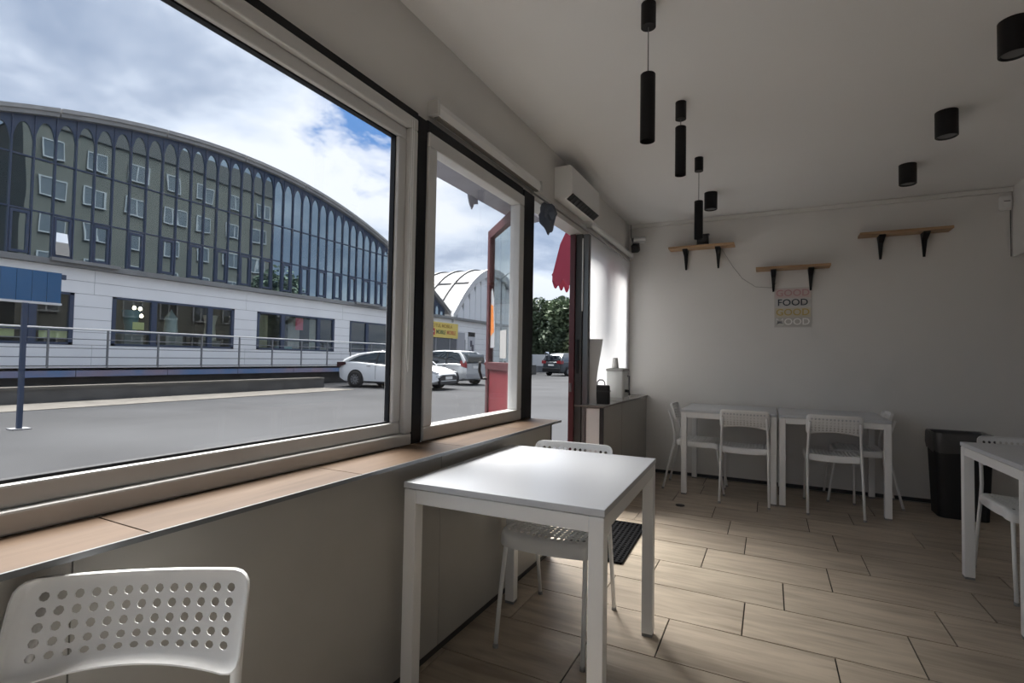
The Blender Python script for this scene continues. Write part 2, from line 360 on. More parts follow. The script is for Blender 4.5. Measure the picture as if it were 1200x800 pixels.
box('paper_notice', mat('paper', (.42, .42, .41), .8), (.30, .46, .0035, .006, 1.16, 1.36), dl)
box('hinge', black_metal, (-.015, .012, -.03, .03, 1.8, 1.92), dl); box('hinge', black_metal, (-.015, .012, -.03, .03, .25, .37), dl)

# ------------------------------------------------------------------ furniture
def table(label, loc, rz, lx, ly, group):
    t = thing('dining_table', label, 'table', (*loc, 0), rz, group)
    hx, hy, T = lx / 2, ly / 2, .74
    box('tabletop', white_top, (-hx, hx, -hy, hy, T - .021, T), t, .002)
    L, A = .046, .046
    lm = MB().box(-L / 2, L / 2, -L / 2, L / 2, .012, T - .024).mesh('leg', white_metal)
    cap = MB().box(-L / 2 + .002, L / 2 - .002, -L / 2 + .002, L / 2 - .002, 0, .012).mesh('foot_cap', mat('foot_grey', (.25, .25, .25), .6))
    for sx in (-1, 1):
        for sy in (-1, 1):
            o = ob('leg', lm, t, .003); o.location = (sx * (hx - L / 2 - .002), sy * (hy - L / 2 - .002), 0); ob('foot_cap', cap, o)
    for s in (-1, 1):
        box('apron', white_metal, (-hx + L + .002, hx - L - .002, s * (hy - .014) - .010, s * (hy - .014) + .010, T - .024 - A, T - .024), t, .002)
        box('apron', white_metal, (s * (hx - .014) - .010, s * (hx - .014) + .010, -hy + L + .002, hy - L - .002, T - .024 - A, T - .024), t, .002)
    return t
table('white square table pushed close to the window wall beside the tiled sill', (-.769, 1.833), .029, .69, .855, 'white dining tables')
table('white table against the end wall, under the two-bracket shelf with the black box', (-.319, 5.095), 0, .752, .752, 'white dining tables')
table('white table against the end wall, on the side of the dark waste bin', (.447, 5.10), 0, .752, .752, 'white dining tables')
table('white table standing alone in front of the dark waste bin', (1.335, 3.335), .02, .75, .75, 'white dining tables')

def perforated(nx, ny, cell, hole, rings, fn, thick, skip=()):
    """grid of cells with round holes, closed by rings [(outset, drop)], mapped through fn(u, v, drop)"""
    bm = bmesh.new(); W, Hh = nx * cell[0], ny * cell[1]; cache = {}
    def V(u, v, d=0.0):
        k = (round(u, 5), round(v, 5), round(d, 5))
        if k not in cache: cache[k] = bm.verts.new(fn(u, v, d))
        return cache[k]
    for i in range(nx):
        for j in range(ny):
            cx, cy = -W / 2 + (i + .5) * cell[0], -Hh / 2 + (j + .5) * cell[1]
            out = []; inn = []
            for k in range(8):
                sx, sy = ((1, 0), (1, 1), (0, 1), (-1, 1), (-1, 0), (-1, -1), (0, -1), (1, -1))[k]
                out.append(V(cx + sx * cell[0] / 2, cy + sy * cell[1] / 2))
                a = k * math.pi / 4; inn.append(V(cx + hole * math.cos(a), cy + hole * math.sin(a)))
            if (i, j) in skip:
                bm.faces.new(inn)
            for k in range(8): bm.faces.new((out[k], out[(k + 1) % 8], inn[(k + 1) % 8], inn[k]))
    per = []
    for i in range(2 * nx): per.append((-W / 2 + i * cell[0] / 2, -Hh / 2))
    for j in range(2 * ny): per.append((W / 2, -Hh / 2 + j * cell[1] / 2))
    for i in range(2 * nx): per.append((W / 2 - i * cell[0] / 2, Hh / 2))
    for j in range(2 * ny): per.append((-W / 2, Hh / 2 - j * cell[1] / 2))
    prev = [V(u, v) for u, v in per]
    for out, drop, rad in rings:
        hx, hy = W / 2 + out, Hh / 2 + out; cur = []
        for u, v in per:
            # push outward onto a rounded rectangle
            q = Vector((u * (hx / (W / 2)), v * (hy / (Hh / 2))))
            ix, iy = hx - rad, hy - rad
            if abs(q.x) > ix and abs(q.y) > iy:
                c = Vector((math.copysign(ix, q.x), math.copysign(iy, q.y))); d = q - c
                q = c + d.normalized() * rad if d.length > 1e-6 else q
            cur.append(V(q.x, q.y, drop))
        n = len(per)
        for k in range(n):
            try: bm.faces.new((prev[k], prev[(k + 1) % n], cur[(k + 1) % n], cur[k]))
            except ValueError: pass
        prev = cur
    bmesh.ops.recalc_face_normals(bm, faces=bm.faces)
    bmesh.ops.solidify(bm, geom=bm.faces[:], thickness=thick)
    return bm
def bm_mesh(bm, name, m, smooth=True):
    me = bpy.data.meshes.new(name); bm.to_mesh(me); bm.free(); me.materials.append(m)
    for p in me.polygons: p.use_smooth = smooth
    sharp(me, 45); return me
# chair: faces local +y, origin on the floor under the seat centre
def seat_fn(u, v, d):
    return (u, v + .03, .452 - .012 * math.cos(u / .19 * 1.4) * 1 + .010 * (v / .18) ** 2 - (.020 * max(0, v - .13) / .06) - d)
def back_fn(u, v, d):
    zc = .685 + v; ben = .022 * (u / .185) ** 2
    lower = .022 * (1 - (u / .185) ** 2) * max(0, -v / .075) ** 2
    return (u, -.178 - (zc - .60) * .30 + ben * .9 + d, zc + lower)
seat_me = bm_mesh(perforated(13, 11, (.0262, .0285), .0085, [(.012, 0, .03), (.020, .004, .034), (.025, .014, .036), (.026, .052, .036)], seat_fn, .003), 'seat', white_plastic)
back_me = bm_mesh(perforated(13, 5, (.0252, .0232), .0076, [(.012, 0, .022), (.020, .003, .028), (.024, .011, .03), (.0245, .022, .03)], back_fn, .003), 'backrest', white_plastic)
rub_foot = mat('chair_foot_cap', (.35, .35, .34), .6)
legs = []
for s in (-1, 1):
    legs.append((MB().tube([(s * .183, -.262, .012), (s * .181, -.215, .22), (s * .179, -.165, .43), (s * .176, -.162, .50), (s * .172, -.178, .585), (s * .168, -.203, .66), (s * .166, -.217, .71)], .0095, 8).mesh('leg', white_metal, True), (s * .183, -.2632, 0)))
    legs.append((MB().tube([(s * .180, .252, .012), (s * .176, .225, .20), (s * .168, .190, .405), (s * .166, .175, .425)], .0095, 8).mesh('leg', white_metal, True), (s * .180, .2532, 0)))
foot_me = MB().lathe([(.0115, 0), (.0115, .014), (.0098, .016)], 10).mesh('foot_cap', rub_foot, True)
bar_me = [MB().tube([(s * .178, -.170, .42), (s * .172, 0, .413), (s * .167, .18, .418)], .008, 8).mesh('seat_rail', white_metal, True) for s in (-1, 1)]
clip_me = MB().box(-.02, .02, -.012, .012, 0, .012).mesh('seat_clip', black_plastic)
def chair(label, x, y, rz, group='white perforated chairs'):
    t = thing('perforated_chair', label, 'chair', (x, y, 0), rz, group)
    ob('seat', seat_me, t); ob('backrest', back_me, t)
    for me, f in legs:
        l = ob('leg', me, t); c = ob('foot_cap', foot_me, l); c.location = f
    for me in bar_me: ob('seat_rail', me, t)
    for s in (-1, 1):
        c = ob('seat_clip', clip_me, t); c.location = (s * .13, .15, .413)
    return t
PI = math.pi
chair('white perforated chair at the window-side table, tucked in from its far end', -.815, 2.115, PI + .05)
chair('white perforated chair backed against the wall below the large window', -.885, .372, R(-144), None)
chair('white perforated chair tucked under the table below the black box shelf, back to the room', -.185, 4.845, .0)
chair('white perforated chair tucked under the bin-side table, back to the room', .448, 4.845, .0)
chair('white perforated chair at the end of the two tables next to the grey cabinets', -.605, 5.03, -PI / 2)
chair('white perforated chair at the end of the two tables next to the waste bin', .695, 5.285, PI / 2)
chair('white perforated chair between the lone table and the waste bin', 1.25, 3.635, PI + .03)

# waste bin
t = thing('waste_bin', 'black plastic waste bin with a bag folded over its rim', 'bin', (1.32, 5.16, 0))
def rr(w, d, z, r=.05, n=5):
    out = []
    for cx, cy, a0 in ((w - r, d - r, 0), (-w + r, d - r, 90), (-w + r, -d + r, 180), (w - r, -d + r, 270)):
        for k in range(n): a = R(a0 + 90 * k / (n - 1)); out.append((cx + r * math.cos(a), cy + r * math.sin(a), z))
    return out
MB().loft([rr(.155, .13, 0), rr(.175, .15, .58), rr(.178, .153, .62), rr(.165, .14, .62), rr(.15, .125, .1)]).build('body', mat('bin_black', (.012, .012, .013), .6), t, True)
b = MB(); secs = []
for z, o in ((.50, .004), (.55, .008), (.63, .008), (.645, .004), (.64, -.012), (.5, -.02)):
    secs.append([(x + random.uniform(-.003, .003), y + random.uniform(-.003, .003), z + (random.uniform(-.012, .012) if z == .50 else 0)) for x, y, _ in rr(.176 + o, .151 + o, z, .055, 7)])
b.loft(secs, caps=False).build('bin_bag', mat('bag_black', (.075, .075, .075), .35, bump=.5, bscale=25), t, True)

# door mat of rubber rings
mm = perforated(24, 13, (.031, .031), .0105, [(.004, 0, .01)], lambda u, v, d: (u, v, .004 + .010), .010)
o = ob('door_mat', bm_mesh(mm, 'door_mat', rubber, False)); o.location = (-.965, 3.29, 0); o.rotation_euler = (0, 0, R(92))
tag(o, 'black rubber ring mat on the floor inside the doorway', 'mat')
box('mat_base', rubber, (-.37, .37, -.20, .20, .0005, .006), o)
o = MB().lathe([(.001, 0), (.035, 0), (.036, .004), (.02, .007), (.001, .007)], 14).build('floor_cap', black_plastic, None, True); o.location = (-.642, 4.345, 0); tag(o, 'small round black cap on the tiled floor', 'cap')

# ------------------------------------------------------------------ ceiling lamps
def pendant(label, x, y, zt, zb):
    t = thing('pendant_lamp', label, 'lamp', (x, y, zb), 0, 'black pendant lamps')
    MB().lathe([(.03, ZC - zb - .098), (.03, ZC - zb)], 24).build('ceiling_cup', black_metal, t, True)
    MB().tube([(0, 0, zt - zb), (0, 0, ZC - zb - .098)], .0022, 6).build('cord', mat('cord_grey', (.12, .12, .12), .6), t, True)
    MB().lathe([(.0285, .004), (.030, .001), (.030, zt - zb - .002), (.028, zt - zb)], 24, cap=False).lathe([(.0, zt - zb), (.028, zt - zb)], 24, cap=False).lathe([(.0285, .004), (.026, .03), (.0, .03)], 24, cap=False).build('lamp_tube', black_metal, t, True)
    MB().lathe([(.0, .024), (.024, .024), (.024, .03)], 20, cap=False).build('bulb_lens', mat('lens_grey', (.3, .3, .3), .3), t, True)
pendant('long-cord black tube pendant lamp nearest the large window', -.446, 2.087, 2.335, 2.055)
pendant('short-cord black tube pendant lamp, middle one of the row', -.450, 2.978, 2.488, 2.21)
pendant('long-cord black tube pendant lamp nearest the wall shelves', -.455, 3.857, 2.315, 2.04)
def spot(label, x, y):
    t = thing('ceiling_spotlight', label, 'lamp', (x, y, ZC - .148), 0, 'black ceiling spotlights')
    MB().lathe([(.044, .02), (.046, .004), (.050, 0), (.054, .003), (.054, .148)], 28, cap=False).build('housing', black_metal, t, True)
    MB().lathe([(.0, .012), (.030, .012), (.043, .008)], 24, cap=False).build('lens', mat('spot_lens', (.16, .16, .165), .25), t, True)
spot('black cylinder ceiling spotlight in line with the pendants, near the shelves', -.456, 4.709)
spot('black cylinder ceiling spotlight nearest the end wall in the row of three', .905, 4.606)
spot('middle black cylinder ceiling spotlight in the row of three', .915, 3.725)
spot('black cylinder ceiling spotlight farthest from the end wall in the row of three', .928, 2.848)

# ------------------------------------------------------------------ end wall shelves, poster, devices
bk = MB().loft([[(-w_, 0, z_), (-w_, -d_, z_), (w_, -d_, z_), (w_, 0, z_)] for z_, w_, d_ in ((0, .024, .12), (-.014, .023, .115), (-.06, .018, .035), (-.20, .008, .012))]).mesh('bracket', black_metal)
def shelf(label, x0, x1, z, depth=.16):
    t = thing('wall_shelf', label, 'shelf', ((x0 + x1) / 2, YB, z), 0, 'wooden wall shelves'); L = (x1 - x0) / 2
    box('board', shelf_wood, (-L, L, -depth, -.002, 0, .022), t, .002)
    for s in (-1, 1):
        o = ob('bracket', bk, t); o.location = (s * .155, -.002, 0)
shelf('wooden wall shelf holding a black box', -.925, -.305, 2.305)
shelf('wooden wall shelf above the lettered poster', -.115, .495, 2.045)
shelf('empty wooden wall shelf near the bulkhead', .715, 1.36, 2.298)
t = thing('router_box', 'small black box standing on a wooden wall shelf', 'device', (-.60, YB - .085, 2.327))
MB().loft([rr(.062, .04, 0, .012, 3), rr(.055, .034, .03, .012, 3), rr(.055, .034, .10, .012, 3), rr(.064, .04, .112, .012, 3)]).build('body', black_plastic, t)
box('front_panel', mat('device_grey', (.03, .03, .035), .3), (-.04, .04, -.0385, -.036, .04, .09), t)
o = MB().tube([(-.43, YB - .02, 2.30), (-.33, YB - .006, 2.12), (-.24, YB - .006, 1.99), (-.12, YB - .006, 1.90), (.02, YB - .006, 1.885), (.06, YB - .02, 1.93)], .0022, 6).build('wall_cable', mat('cable_grey', (.30, .29, .28), .6), None, True)
tag(o, 'thin grey cable looping from the black box shelf towards the poster', 'cable')
t = thing('poster', 'square lettered poster reading GOOD FOOD GOOD MOOD', 'poster', (.197, YB - .006, 1.69))
box('sheet', mat('poster_paper', (.60, .585, .56), .6), (-.155, .155, 0, .005, -.19, .19), t)
for wd, zz, c in (('GOOD', .135, (.52, .30, .31)), ('FOOD', .045, (.04, .055, .07)), ('GOOD', -.048, (.50, .38, .13)), ('MOOD', -.138, (.85, .84, .82))):
    me = text_mesh(wd, .105, mat('ink_%s_%d' % (wd.lower(), int(zz * 1000)), c, .6), 'lettering', .001, .001)
    o = ob('lettering', me, t); o.rotation_euler = (PI / 2, 0, 0); o.location = (0, -.001, zz); o.scale = (.86, .84, 1)
for zz, c in ((.135, (.60, .50, .49)), (.045, (.56, .56, .55)), (-.048, (.57, .53, .43)), (-.138, (.50, .485, .46))):
    box('colour_band', mat('band_%d' % int(zz * 1000), c, .6), (-.15, .15, -.0006, 0, zz - .044, zz + .044), t)
t = thing('alarm_sensor', 'small white wall sensor beside the bulkhead', 'sensor', (1.725, YB - .001, 2.50))
MB().loft([[(x, -.001, y) for x, y, _ in rr(.04, .06, 0, .015, 4)], [(x, -.03, y) for x, y, _ in rr(.038, .058, 0, .018, 4)], [(x, -.045, y) for x, y, _ in rr(.025, .045, 0, .018, 4)]]).build('housing', white_plastic, t, True)
box('lens_strip', mat('lens_dark', (.2, .2, .2), .4), (-.02, .02, -.047, -.044, .005, .012), t)
o = MB().tube([(1.757, YB - .006, 2.44), (1.757, YB - .006, 2.06)], .003, 6).build('sensor_cable', dark_grey, None, True); tag(o, 'dark cable running down the wall under the white sensor', 'cable')

# wall camera and black box in the corner
t = thing('security_camera', 'small white camera on a bracket in the wall corner', 'camera', (-1.22, YB - .002, 2.455))
box('mount', white_plastic, (-.03, .03, -.03, 0, -.035, .035), t, .004)
MB().tube([(0, -.025, 0), (-.02, -.06, -.005)], .010).build('arm', grey_alu, t, True)
MB().tube([(.05, -.075, -.005), (-.075, -.085, -.005)], .026, 12).build('housing', white_plastic, t, True)
MB().tube([(-.075, -.085, -.005), (-.086, -.0855, -.005)], .020, 12).build('lens', black_plastic, t, True)
t = thing('corner_speaker', 'small black box fixed at the end of the blind roller', 'device', (-1.275, YB - .09, 2.36))
MB().box(-.035, .035, -.05, .045, -.04, .04, Matrix.Rotation(R(25), 4, 'X')).build('body', black_plastic, t, bevel=.004)
MB().tube([(-.05, .0, .25), (-.045, -.01, .12), (-.02, -.01, .03)], .003).build('cable', black_plastic, t, True)

# ------------------------------------------------------------------ fittings on the window wall header
t = thing('roller_blind', 'lowered white roller blind over the window by the end wall', 'blind', (-1.352, 4.79, 0))
blind_m = cloth_mat('blind_fabric', (.93, .93, .93), .74)
v = []; f = []
ny, nz = 24, 6
for s in (0, .0012):
    for j in range(nz + 1):
        for i in range(ny + 1):
            y = -.72 + 1.43 * i / ny; z = .86 + 1.42 * j / nz
            v.append((.012 * math.sin(i * .5) * (1 - j / nz) * .6 + s, y, z))
q = (ny + 1) * (nz + 1)
for k in (0, 1):
    for j in range(nz):
        for i in range(ny): a = k * q + j * (ny + 1) + i; f.append((a, a + 1, a + ny + 2, a + ny + 1))
MB().add(v, f).build('fabric', blind_m, t, True)
MB().tube([(.01, -.73, 2.30), (.01, .725, 2.30)], .028, 14).build('roller', white_plastic, t, True)
box('hem_bar', white_plastic, (-.004, .006, -.72, .71, .845, .862), t)
box('end_bracket', white_plastic, (-.025, .035, .725, .735, 2.26, 2.34), t); box('end_bracket', white_plastic, (-.025, .035, -.74, -.73, 2.26, 2.34), t)
t = thing('blind_cassette', 'white empty roller blind rail above the narrower window', 'blind rail', (XI, 2.42, 2.27), 0)
MB().prism([(0, -.03), (.045, -.03), (.052, .0), (.045, .028), (0, .028)], -.565, .565, 'y').build('rail', white_plastic, t)
box('groove', mat('groove_dark', (.22, .20, .18), .7), (.015, .040, -.555, .555, -.036, -.030), t)
for s in (-1, 1): box('end_cap', pvc, (0, .056, s * .575 - .01, s * .575 + .01, -.034, .034), t, .003)
t = thing('air_curtain', 'white air curtain with black outlet above the doorway', 'air curtain', (XI, 3.655, 2.275))
MB().prism([(0, .02), (.085, .012), (.140, .055), (.135, .235), (.115, .25), (0, .25)], -.32, .32, 'y').build('housing', white_plastic, t, bevel=.008)
mtx = Matrix.Translation((.1135, 0, .0305)) @ Matrix.Rotation(-math.atan2(.043, .055), 4, 'Y')
MB().box(-.029, .029, -.30, .30, -.006, .002, mtx).build('outlet', black_plastic, t)
sl_me = MB().box(-.028, .028, -.0025, .0025, -.011, -.005, mtx).mesh('slat', dark_grey)
for k in range(9):
    o = ob('slat', sl_me, t); o.location = (0, -.26 + .065 * k, 0)
# crumpled cloth hanging at the door head
bm = bmesh.new(); bmesh.ops.create_icosphere(bm, subdivisions=3, radius=1)
rg = random.Random(3); ph = [rg.uniform(0, 6) for _ in range(6)]
for vv in bm.verts:
    x, y, z = vv.co
    wv = 1 + .16 * math.sin(5 * x + ph[0] + 3 * z) + .12 * math.sin(7 * y + 6 * z + ph[1]) + .08 * math.sin(11 * z + ph[2] + 4 * x)
    tp = .45 + .55 * min(1, max(0, (z + 1) / 1.1))
    vv.co = Vector((x * .058 * wv * tp + .012 * (1 - z), y * .045 * wv * tp, z * .105 * (1 + .10 * math.sin(6 * x + ph[3]))))
o = ob('crumpled_cloth', bm_mesh(bm, 'crumpled_cloth', mat('slate_cloth', (.10, .12, .16), .7, bump=.4, bscale=30))); o.location = (-1.288, 3.02, 2.065)
tag(o, 'crumpled slate-grey cloth hanging at the head of the doorway', 'cloth')
struct(box('trim_5', pvc, (XI, XI + .02, 2.95, 5.5, 2.225, 2.245)), 'thin white rail along the header')

# ------------------------------------------------------------------ cabinets beyond the doorway
lam = mat('grey_laminate', (.40, .385, .36), .45, var=.06, vscale=2)
for i, (a, b, lb) in enumerate(((3.93, 4.498, 'grey laminate low cabinet next to the doorway with a white end panel'), (4.502, 5.515, 'grey laminate low cabinet in the corner by the end wall'))):
    t = thing('low_cabinet', lb, 'cabinet', (-1.33, (a + b) / 2, 0), 0, 'low cabinets by the doorway'); h = (b - a) / 2
    box('body', lam, (-.108, .148, -h + (.012 if i == 0 else 0), h, 0, .783), t)
    box('door', lam, (.149, .166, -h + .003, h - .002, .05, .78), t, .0015)
    if i == 0:
        box('end_panel', mat('white_laminate', (.72, .72, .72), .4), (.012, .135, -h, -h + .011, .0, .775), t)
        box('edge_strip', black_plastic, (.136, .168, -h - .003, -h + .011, 0, .783), t)
o = box('worktop', mat('worktop_grey', (.16, .145, .13), .3, var=.2, vscale=12), (-1.442, -1.150, 3.91, 5.518, .785, .80), None, .002)
tag(o, 'dark grey worktop on the low cabinets beside the doorway', 'worktop')
# things on the worktop
t = thing('curved_panel', 'tall white curved plastic panel standing on the worktop by the doorway', 'panel', (-1.285, 4.03, .80), R(18))
secs = []
for k in range(13):
    z = .53 * k / 12; xo = -.022 * math.cos(z * 6.5 - .9); hw = .060 - .012 * (1 - k / 12)
    secs.append([(xo - .0 + hw * 0 - hw, -.003 + xo, z), (hw + xo, -.003 - .02 + xo, z), (hw + xo, .003 - .02 + xo, z), (-hw + xo, .003 + xo, z)])
MB().loft(secs).build('sheet', mat('panel_white', (.62, .61, .60), .4), t, True)
box('foot', white_plastic, (-.075, .03, -.05, .03, 0, .006), t)
t = thing('black_box_bag', 'small black case with a looped handle on the worktop', 'case', (-1.245, 4.13, .80), R(8)).scale = (1.15, 1.0, 1.15)
t = bpy.data.objects['black_box_bag']
MB().loft([rr(.062, .045, 0, .01, 3), rr(.060, .042, .125, .01, 3), rr(.055, .036, .132, .01, 3)]).build('body', mat('bag_fabric', (.012, .012, .013), .75), t)
MB().tube([(-.028, 0, .13), (-.026, 0, .155), (-.012, 0, .17), (.012, 0, .17), (.026, 0, .155), (.028, 0, .13)], .005).build('handle', mat('handle_grey', (.25, .25, .25), .4), t, True)
box('strap', black_plastic, (-.064, .064, -.047, .047, .085, .095), t)
t = thing('drink_dispenser', 'white drink dispenser with grey lid and spout on the worktop', 'dispenser', (-1.238, 4.62, .80)).scale = (1, 1, 1.45)
t = bpy.data.objects['drink_dispenser']
clear = mat('dispenser_white', (.70, .71, .70), .25)
MB().loft([rr(.075, .10, .02, .02, 4), rr(.08, .105, .03, .02, 4), rr(.08, .105, .17, .02, 4), rr(.076, .10, .18, .02, 4)]).build('tank', clear, t, True)
MB().loft([rr(.084, .108, .18, .02, 4), rr(.084, .108, .195, .02, 4), rr(.05, .08, .20, .02, 4)]).build('lid', mat('lid_grey', (.30, .30, .29), .4), t)
MB().loft([rr(.085, .11, 0, .02, 4), rr(.085, .11, .02, .02, 4)]).build('base', mat('base_grey', (.5, .5, .49), .4), t)
MB().tube([(.08, -.04, .06), (.115, -.04, .06), (.12, -.04, .035)], .009).build('spout', black_plastic, t, True)
MB().tube([(.082, .03, .05), (.10, .03, .05), (.10, .03, .15), (.082, .03, .15)], .007).build('side_handle', grey_alu, t, True)
t = thing('cup_stack', 'stack of pale plastic cups upside down on the drink dispenser', 'cups', (-1.25, 4.58, 1.0908))
for k in range(3): MB().lathe([(.032, .008 * k), (.031, .008 * k + .004), (.022, .075 + .008 * k), (.0, .076 + .008 * k)], 18, cap=False).build('cup', mat('cup_plastic', (.66, .66, .64), .3), t, True)
t = thing('wire_holder', 'small chrome wire holder on the worktop in the corner', 'holder', (-1.26, 5.12, .80))
chrome = mat('chrome', (.6, .6, .6), .2, metal=1)
box('base', chrome, (-.04, .04, -.05, .05, 0, .005), t)
for s in (-1, 1): MB().tube([(.0, s * .04, .005), (0, s * .04, .09)], .003).build('upright', chrome, t, True)
MB().tube([(0, -.045, .09), (0, .045, .09)], .003).build('crossbar', chrome, t, True)
o = MB().tube([(-1.318, 1.672, 2.14), (-1.316, 1.670, 1.6), (-1.318, 1.666, 1.18), (-1.316, 1.676, 1.10), (-1.318, 1.684, 1.18), (-1.317, 1.682, 2.14)], .0018, 6).build('blind_chain', white_plastic, None, True)
tag(o, 'thin white blind chain hanging on the frame of the large window', 'chain')
# ================================================================== OUTSIDE
asphalt = mat('asphalt', (.045, .047, .051), .95, spec=.12, var=.28, vscale=.35, bump=.25, bscale=90)
concrete = mat('concrete', (.145, .138, .125), .95, spec=.15, var=.25, vscale=3)
concrete_dark = mat('concrete_dark', (.10, .10, .10), .85, var=.35, vscale=2)
clad = mat('white_cladding', (.90, .91, .93), .5, var=.04, vscale=1)
blue_frame = mat('blue_frame', (.042, .062, .115), .45)
roof_grey = mat('roof_edge_grey', (.25, .255, .26), .5, var=.2, vscale=2)
steel = mat('rail_steel', (.22, .23, .25), .4, metal=.6)
rail_light = mat('rail_light', (.62, .63, .64), .4)
struct(box('ground', asphalt, (-95, 60, -60, 130, G - .3, G)), 'grey asphalt yard')
struct(box('trim_6', concrete, (-15.2, -13.5, -25, 14.2, G - .02, G + .012)), 'pale concrete strip along the low wall')
struct(box('trim_7', concrete, (XO - .75, XO, -3.2, 5.7, G - .02, G + .015)), 'pavement strip along the outside of the room')
struct(box('trim_8', concrete, (XO - .35, XO - .02, 2.9, 3.95, G, -.012)), 'door step')
lw = thing('low_wall', 'low dark concrete wall with a pale cap across the yard', 'wall', (-15.35, -5, G))
box('wall_body', concrete_dark, (-.15, .15, -20, 19.3, 0, .33), lw); box('cap', concrete, (-.18, .18, -20, 19.3, .33, .39), lw)

# ------------------------------------------------------------------ arched market hall
FX = -19.3
hall = thing('market_hall', 'long market hall with white cladding below an arched blue glass facade', 'building', (FX, 13.5, G))
z0 = -G                                   # local z of world 0
def zr(y): return 9.02 - .0216 * y * y + z0     # roof edge, y local to the apex
PB = .507
mirror = mirror_mat('facade_glass', (.62, .76, .82), .46, (.016, .026, .036), .10)
spand = mat('blue_spandrel', (.035, .06, .115), .4)
ZG, ZT1, ZT2 = 3.92 + z0, 5.25 + z0, 6.80 + z0
rgp = random.Random(11)
pm = MB().box(-.012, .0, -.5, .5, 0, 1).mesh('pane', mirror)
mm_me = MB().box(-.02, .07, -.017, .017, 0, 1).mesh('mullion', blue_frame)
nb = 29
for k in range(-nb, nb):
    ya, yb = k * PB, (k + 1) * PB; yc = (ya + yb) / 2
    ztop = min(zr(ya), zr(yb)) - .06
    if ztop < ZG + .25: continue
    levels = [ZG] + [q for q in (ZT1, ZT2) if q < ztop - .5] + [ztop]
    for a, b in zip(levels[:-1], levels[1:]):
        p = ob('pane', pm, hall); p.location = (0, yc, a); p.scale = (1, PB - .01, b - a - .01)
        p.rotation_euler = (0, R(rgp.gauss(0, .07)), R(rgp.gauss(0, .12)))
    # lancet-headed spandrel
    hgt = min(.62, (ztop - ZG) * .5); zs = ztop - hgt - .10; n = 10; top = []; low = []
    for i in range(n + 1):
        y = ya + PB * i / n; u = abs(2 * i / n - 1); top.append((y, zr(y) - .02)); low.append((y, zs + hgt * math.sqrt(max(0, 1 - (min(u, .88) / .88) ** 2))))
    v = [(x, *p) for x in (.004, .04) for p in top + low]; f = []; m_ = n + 1
    for i in range(n):
        f += [(i, i + 1, m_ + i + 1, m_ + i), (2 * m_ + i, 3 * m_ + i, 3 * m_ + i + 1, 2 * m_ + i + 1), (m_ + i, m_ + i + 1, 3 * m_ + i + 1, 3 * m_ + i)]
    MB().add(v, f).build('spandrel', spand, hall)
for k in range(-nb, nb + 1):
    y = k * PB; h = zr(y) - ZG - .05
    if h < .2: continue
    o = ob('mullion', mm_me, hall); o.location = (0, y, ZG); o.scale = (1, 1, h)
for zt in (ZT1, ZT2):
    yl = math.sqrt(max(0, (9.02 + z0 - zt - .3) / .0216)); box('transom', blue_frame, (.0, .05, -yl, yl, zt - .02, zt + .02), hall)
# lower band of opening lights: deeper frames in alternating bays, one standing open
fr = MB().box(.0, .06, -.22, -.16, .05, 1.28).box(.0, .06, .16, .22, .05, 1.28).box(.0, .06, -.16, .16, .05, .12).box(.0, .06, -.16, .16, 1.2, 1.28).mesh('casement', blue_frame)
for k in range(-24, 24, 2):
    if zr(k * PB) - ZG < 1.6: continue
    o = ob('casement', fr, hall); o.location = (0, (k + .5) * PB, ZG)
ow = ob('open_casement', MB().box(0, .03, -.17, .17, .0, 1.05).mesh('open_casement', mirror_mat('sky_glass', (.9, .95, 1), .8, (.1, .1, .1))), hall); ow.location = (.08, -11.5 * PB, ZG + .12); ow.rotation_euler = (0, R(-9), 0)
# curved roof edge in lengths, with the vault behind
def strip(ya, yb, n, x0, x1, t0, t1):
    secs = []
    for i in range(n + 1):
        y = ya + (yb - ya) * i / n; z = zr(y); secs.append([(x0, y, z + t0), (x1, y, z + t0), (x1, y, z + t1), (x0, y, z + t1)])
    return MB().loft(secs)
for i in range(10):
    a = -15.2 + 3.04 * i
    strip(a + .02, a + 3.02, 4, -.3, .22, -.03, .10).build('roof_edge', roof_grey, hall)
    strip(a + .02, a + 3.02, 4, -.1, .27, .10, .22).build('roof_flashing', mat('flashing', (.34, .34, .34), .5, var=.15, vscale=3), hall)
strip(-15.2, 15.2, 40, -34, -.3, -.05, .12).build('vault_roof', mat('vault_roof_white', (.72, .73, .74), .6, var=.1, vscale=.6), hall, True)
box('ledge', roof_grey, (-.1, .25, -22, 24.0, 3.74 + z0, 3.90 + z0), hall)
lg = MB().box(.25, .40, -.9, .9, 0, .10).mesh('gutter', roof_grey)
for y in (-5.3, 7.2): o = ob('gutter', lg, hall); o.location = (0, y, 3.83 + z0)
# white clad wall around the shop windows
wins = [(9.09 - 13.5 + 5.333 * i, 13.385 - 13.5 + 5.333 * i) for i in range(-3, 4)]
zb, zw0, zw1, ztp = .60 + z0, 1.35 + z0, 2.96 + z0, 3.74 + z0
YL, YR = -22, 24.0
core = MB().box(-.25, -.03, YL, YR, zw1, ztp).box(-.25, -.03, YL, YR, 0, zw0)
edges = [YL] + [q for w_ in wins for q in w_] + [YR]
for a, b in zip(edges[0::2], edges[1::2]): core.box(-.25, -.03, a, b, zw0, zw1)
core.build('wall_core', mat('joint_grey', (.35, .36, .38), .8), hall)
def boards(a, b, za, zb_, n):
    h = (zb_ - za) / n
    for i in range(n): box('cladding_board', clad, (-.03, 0, a + .006, b - .006, za + i * h + .007, za + (i + 1) * h - .007), hall)
seg = [YL] + [(wins[i][1] + wins[i + 1][0]) / 2 for i in range(len(wins) - 1)] + [YR]
for a, b in zip(seg[:-1], seg[1:]): boards(a, b, zw1, ztp, 2); boards(a, b, zb, zw0, 2)
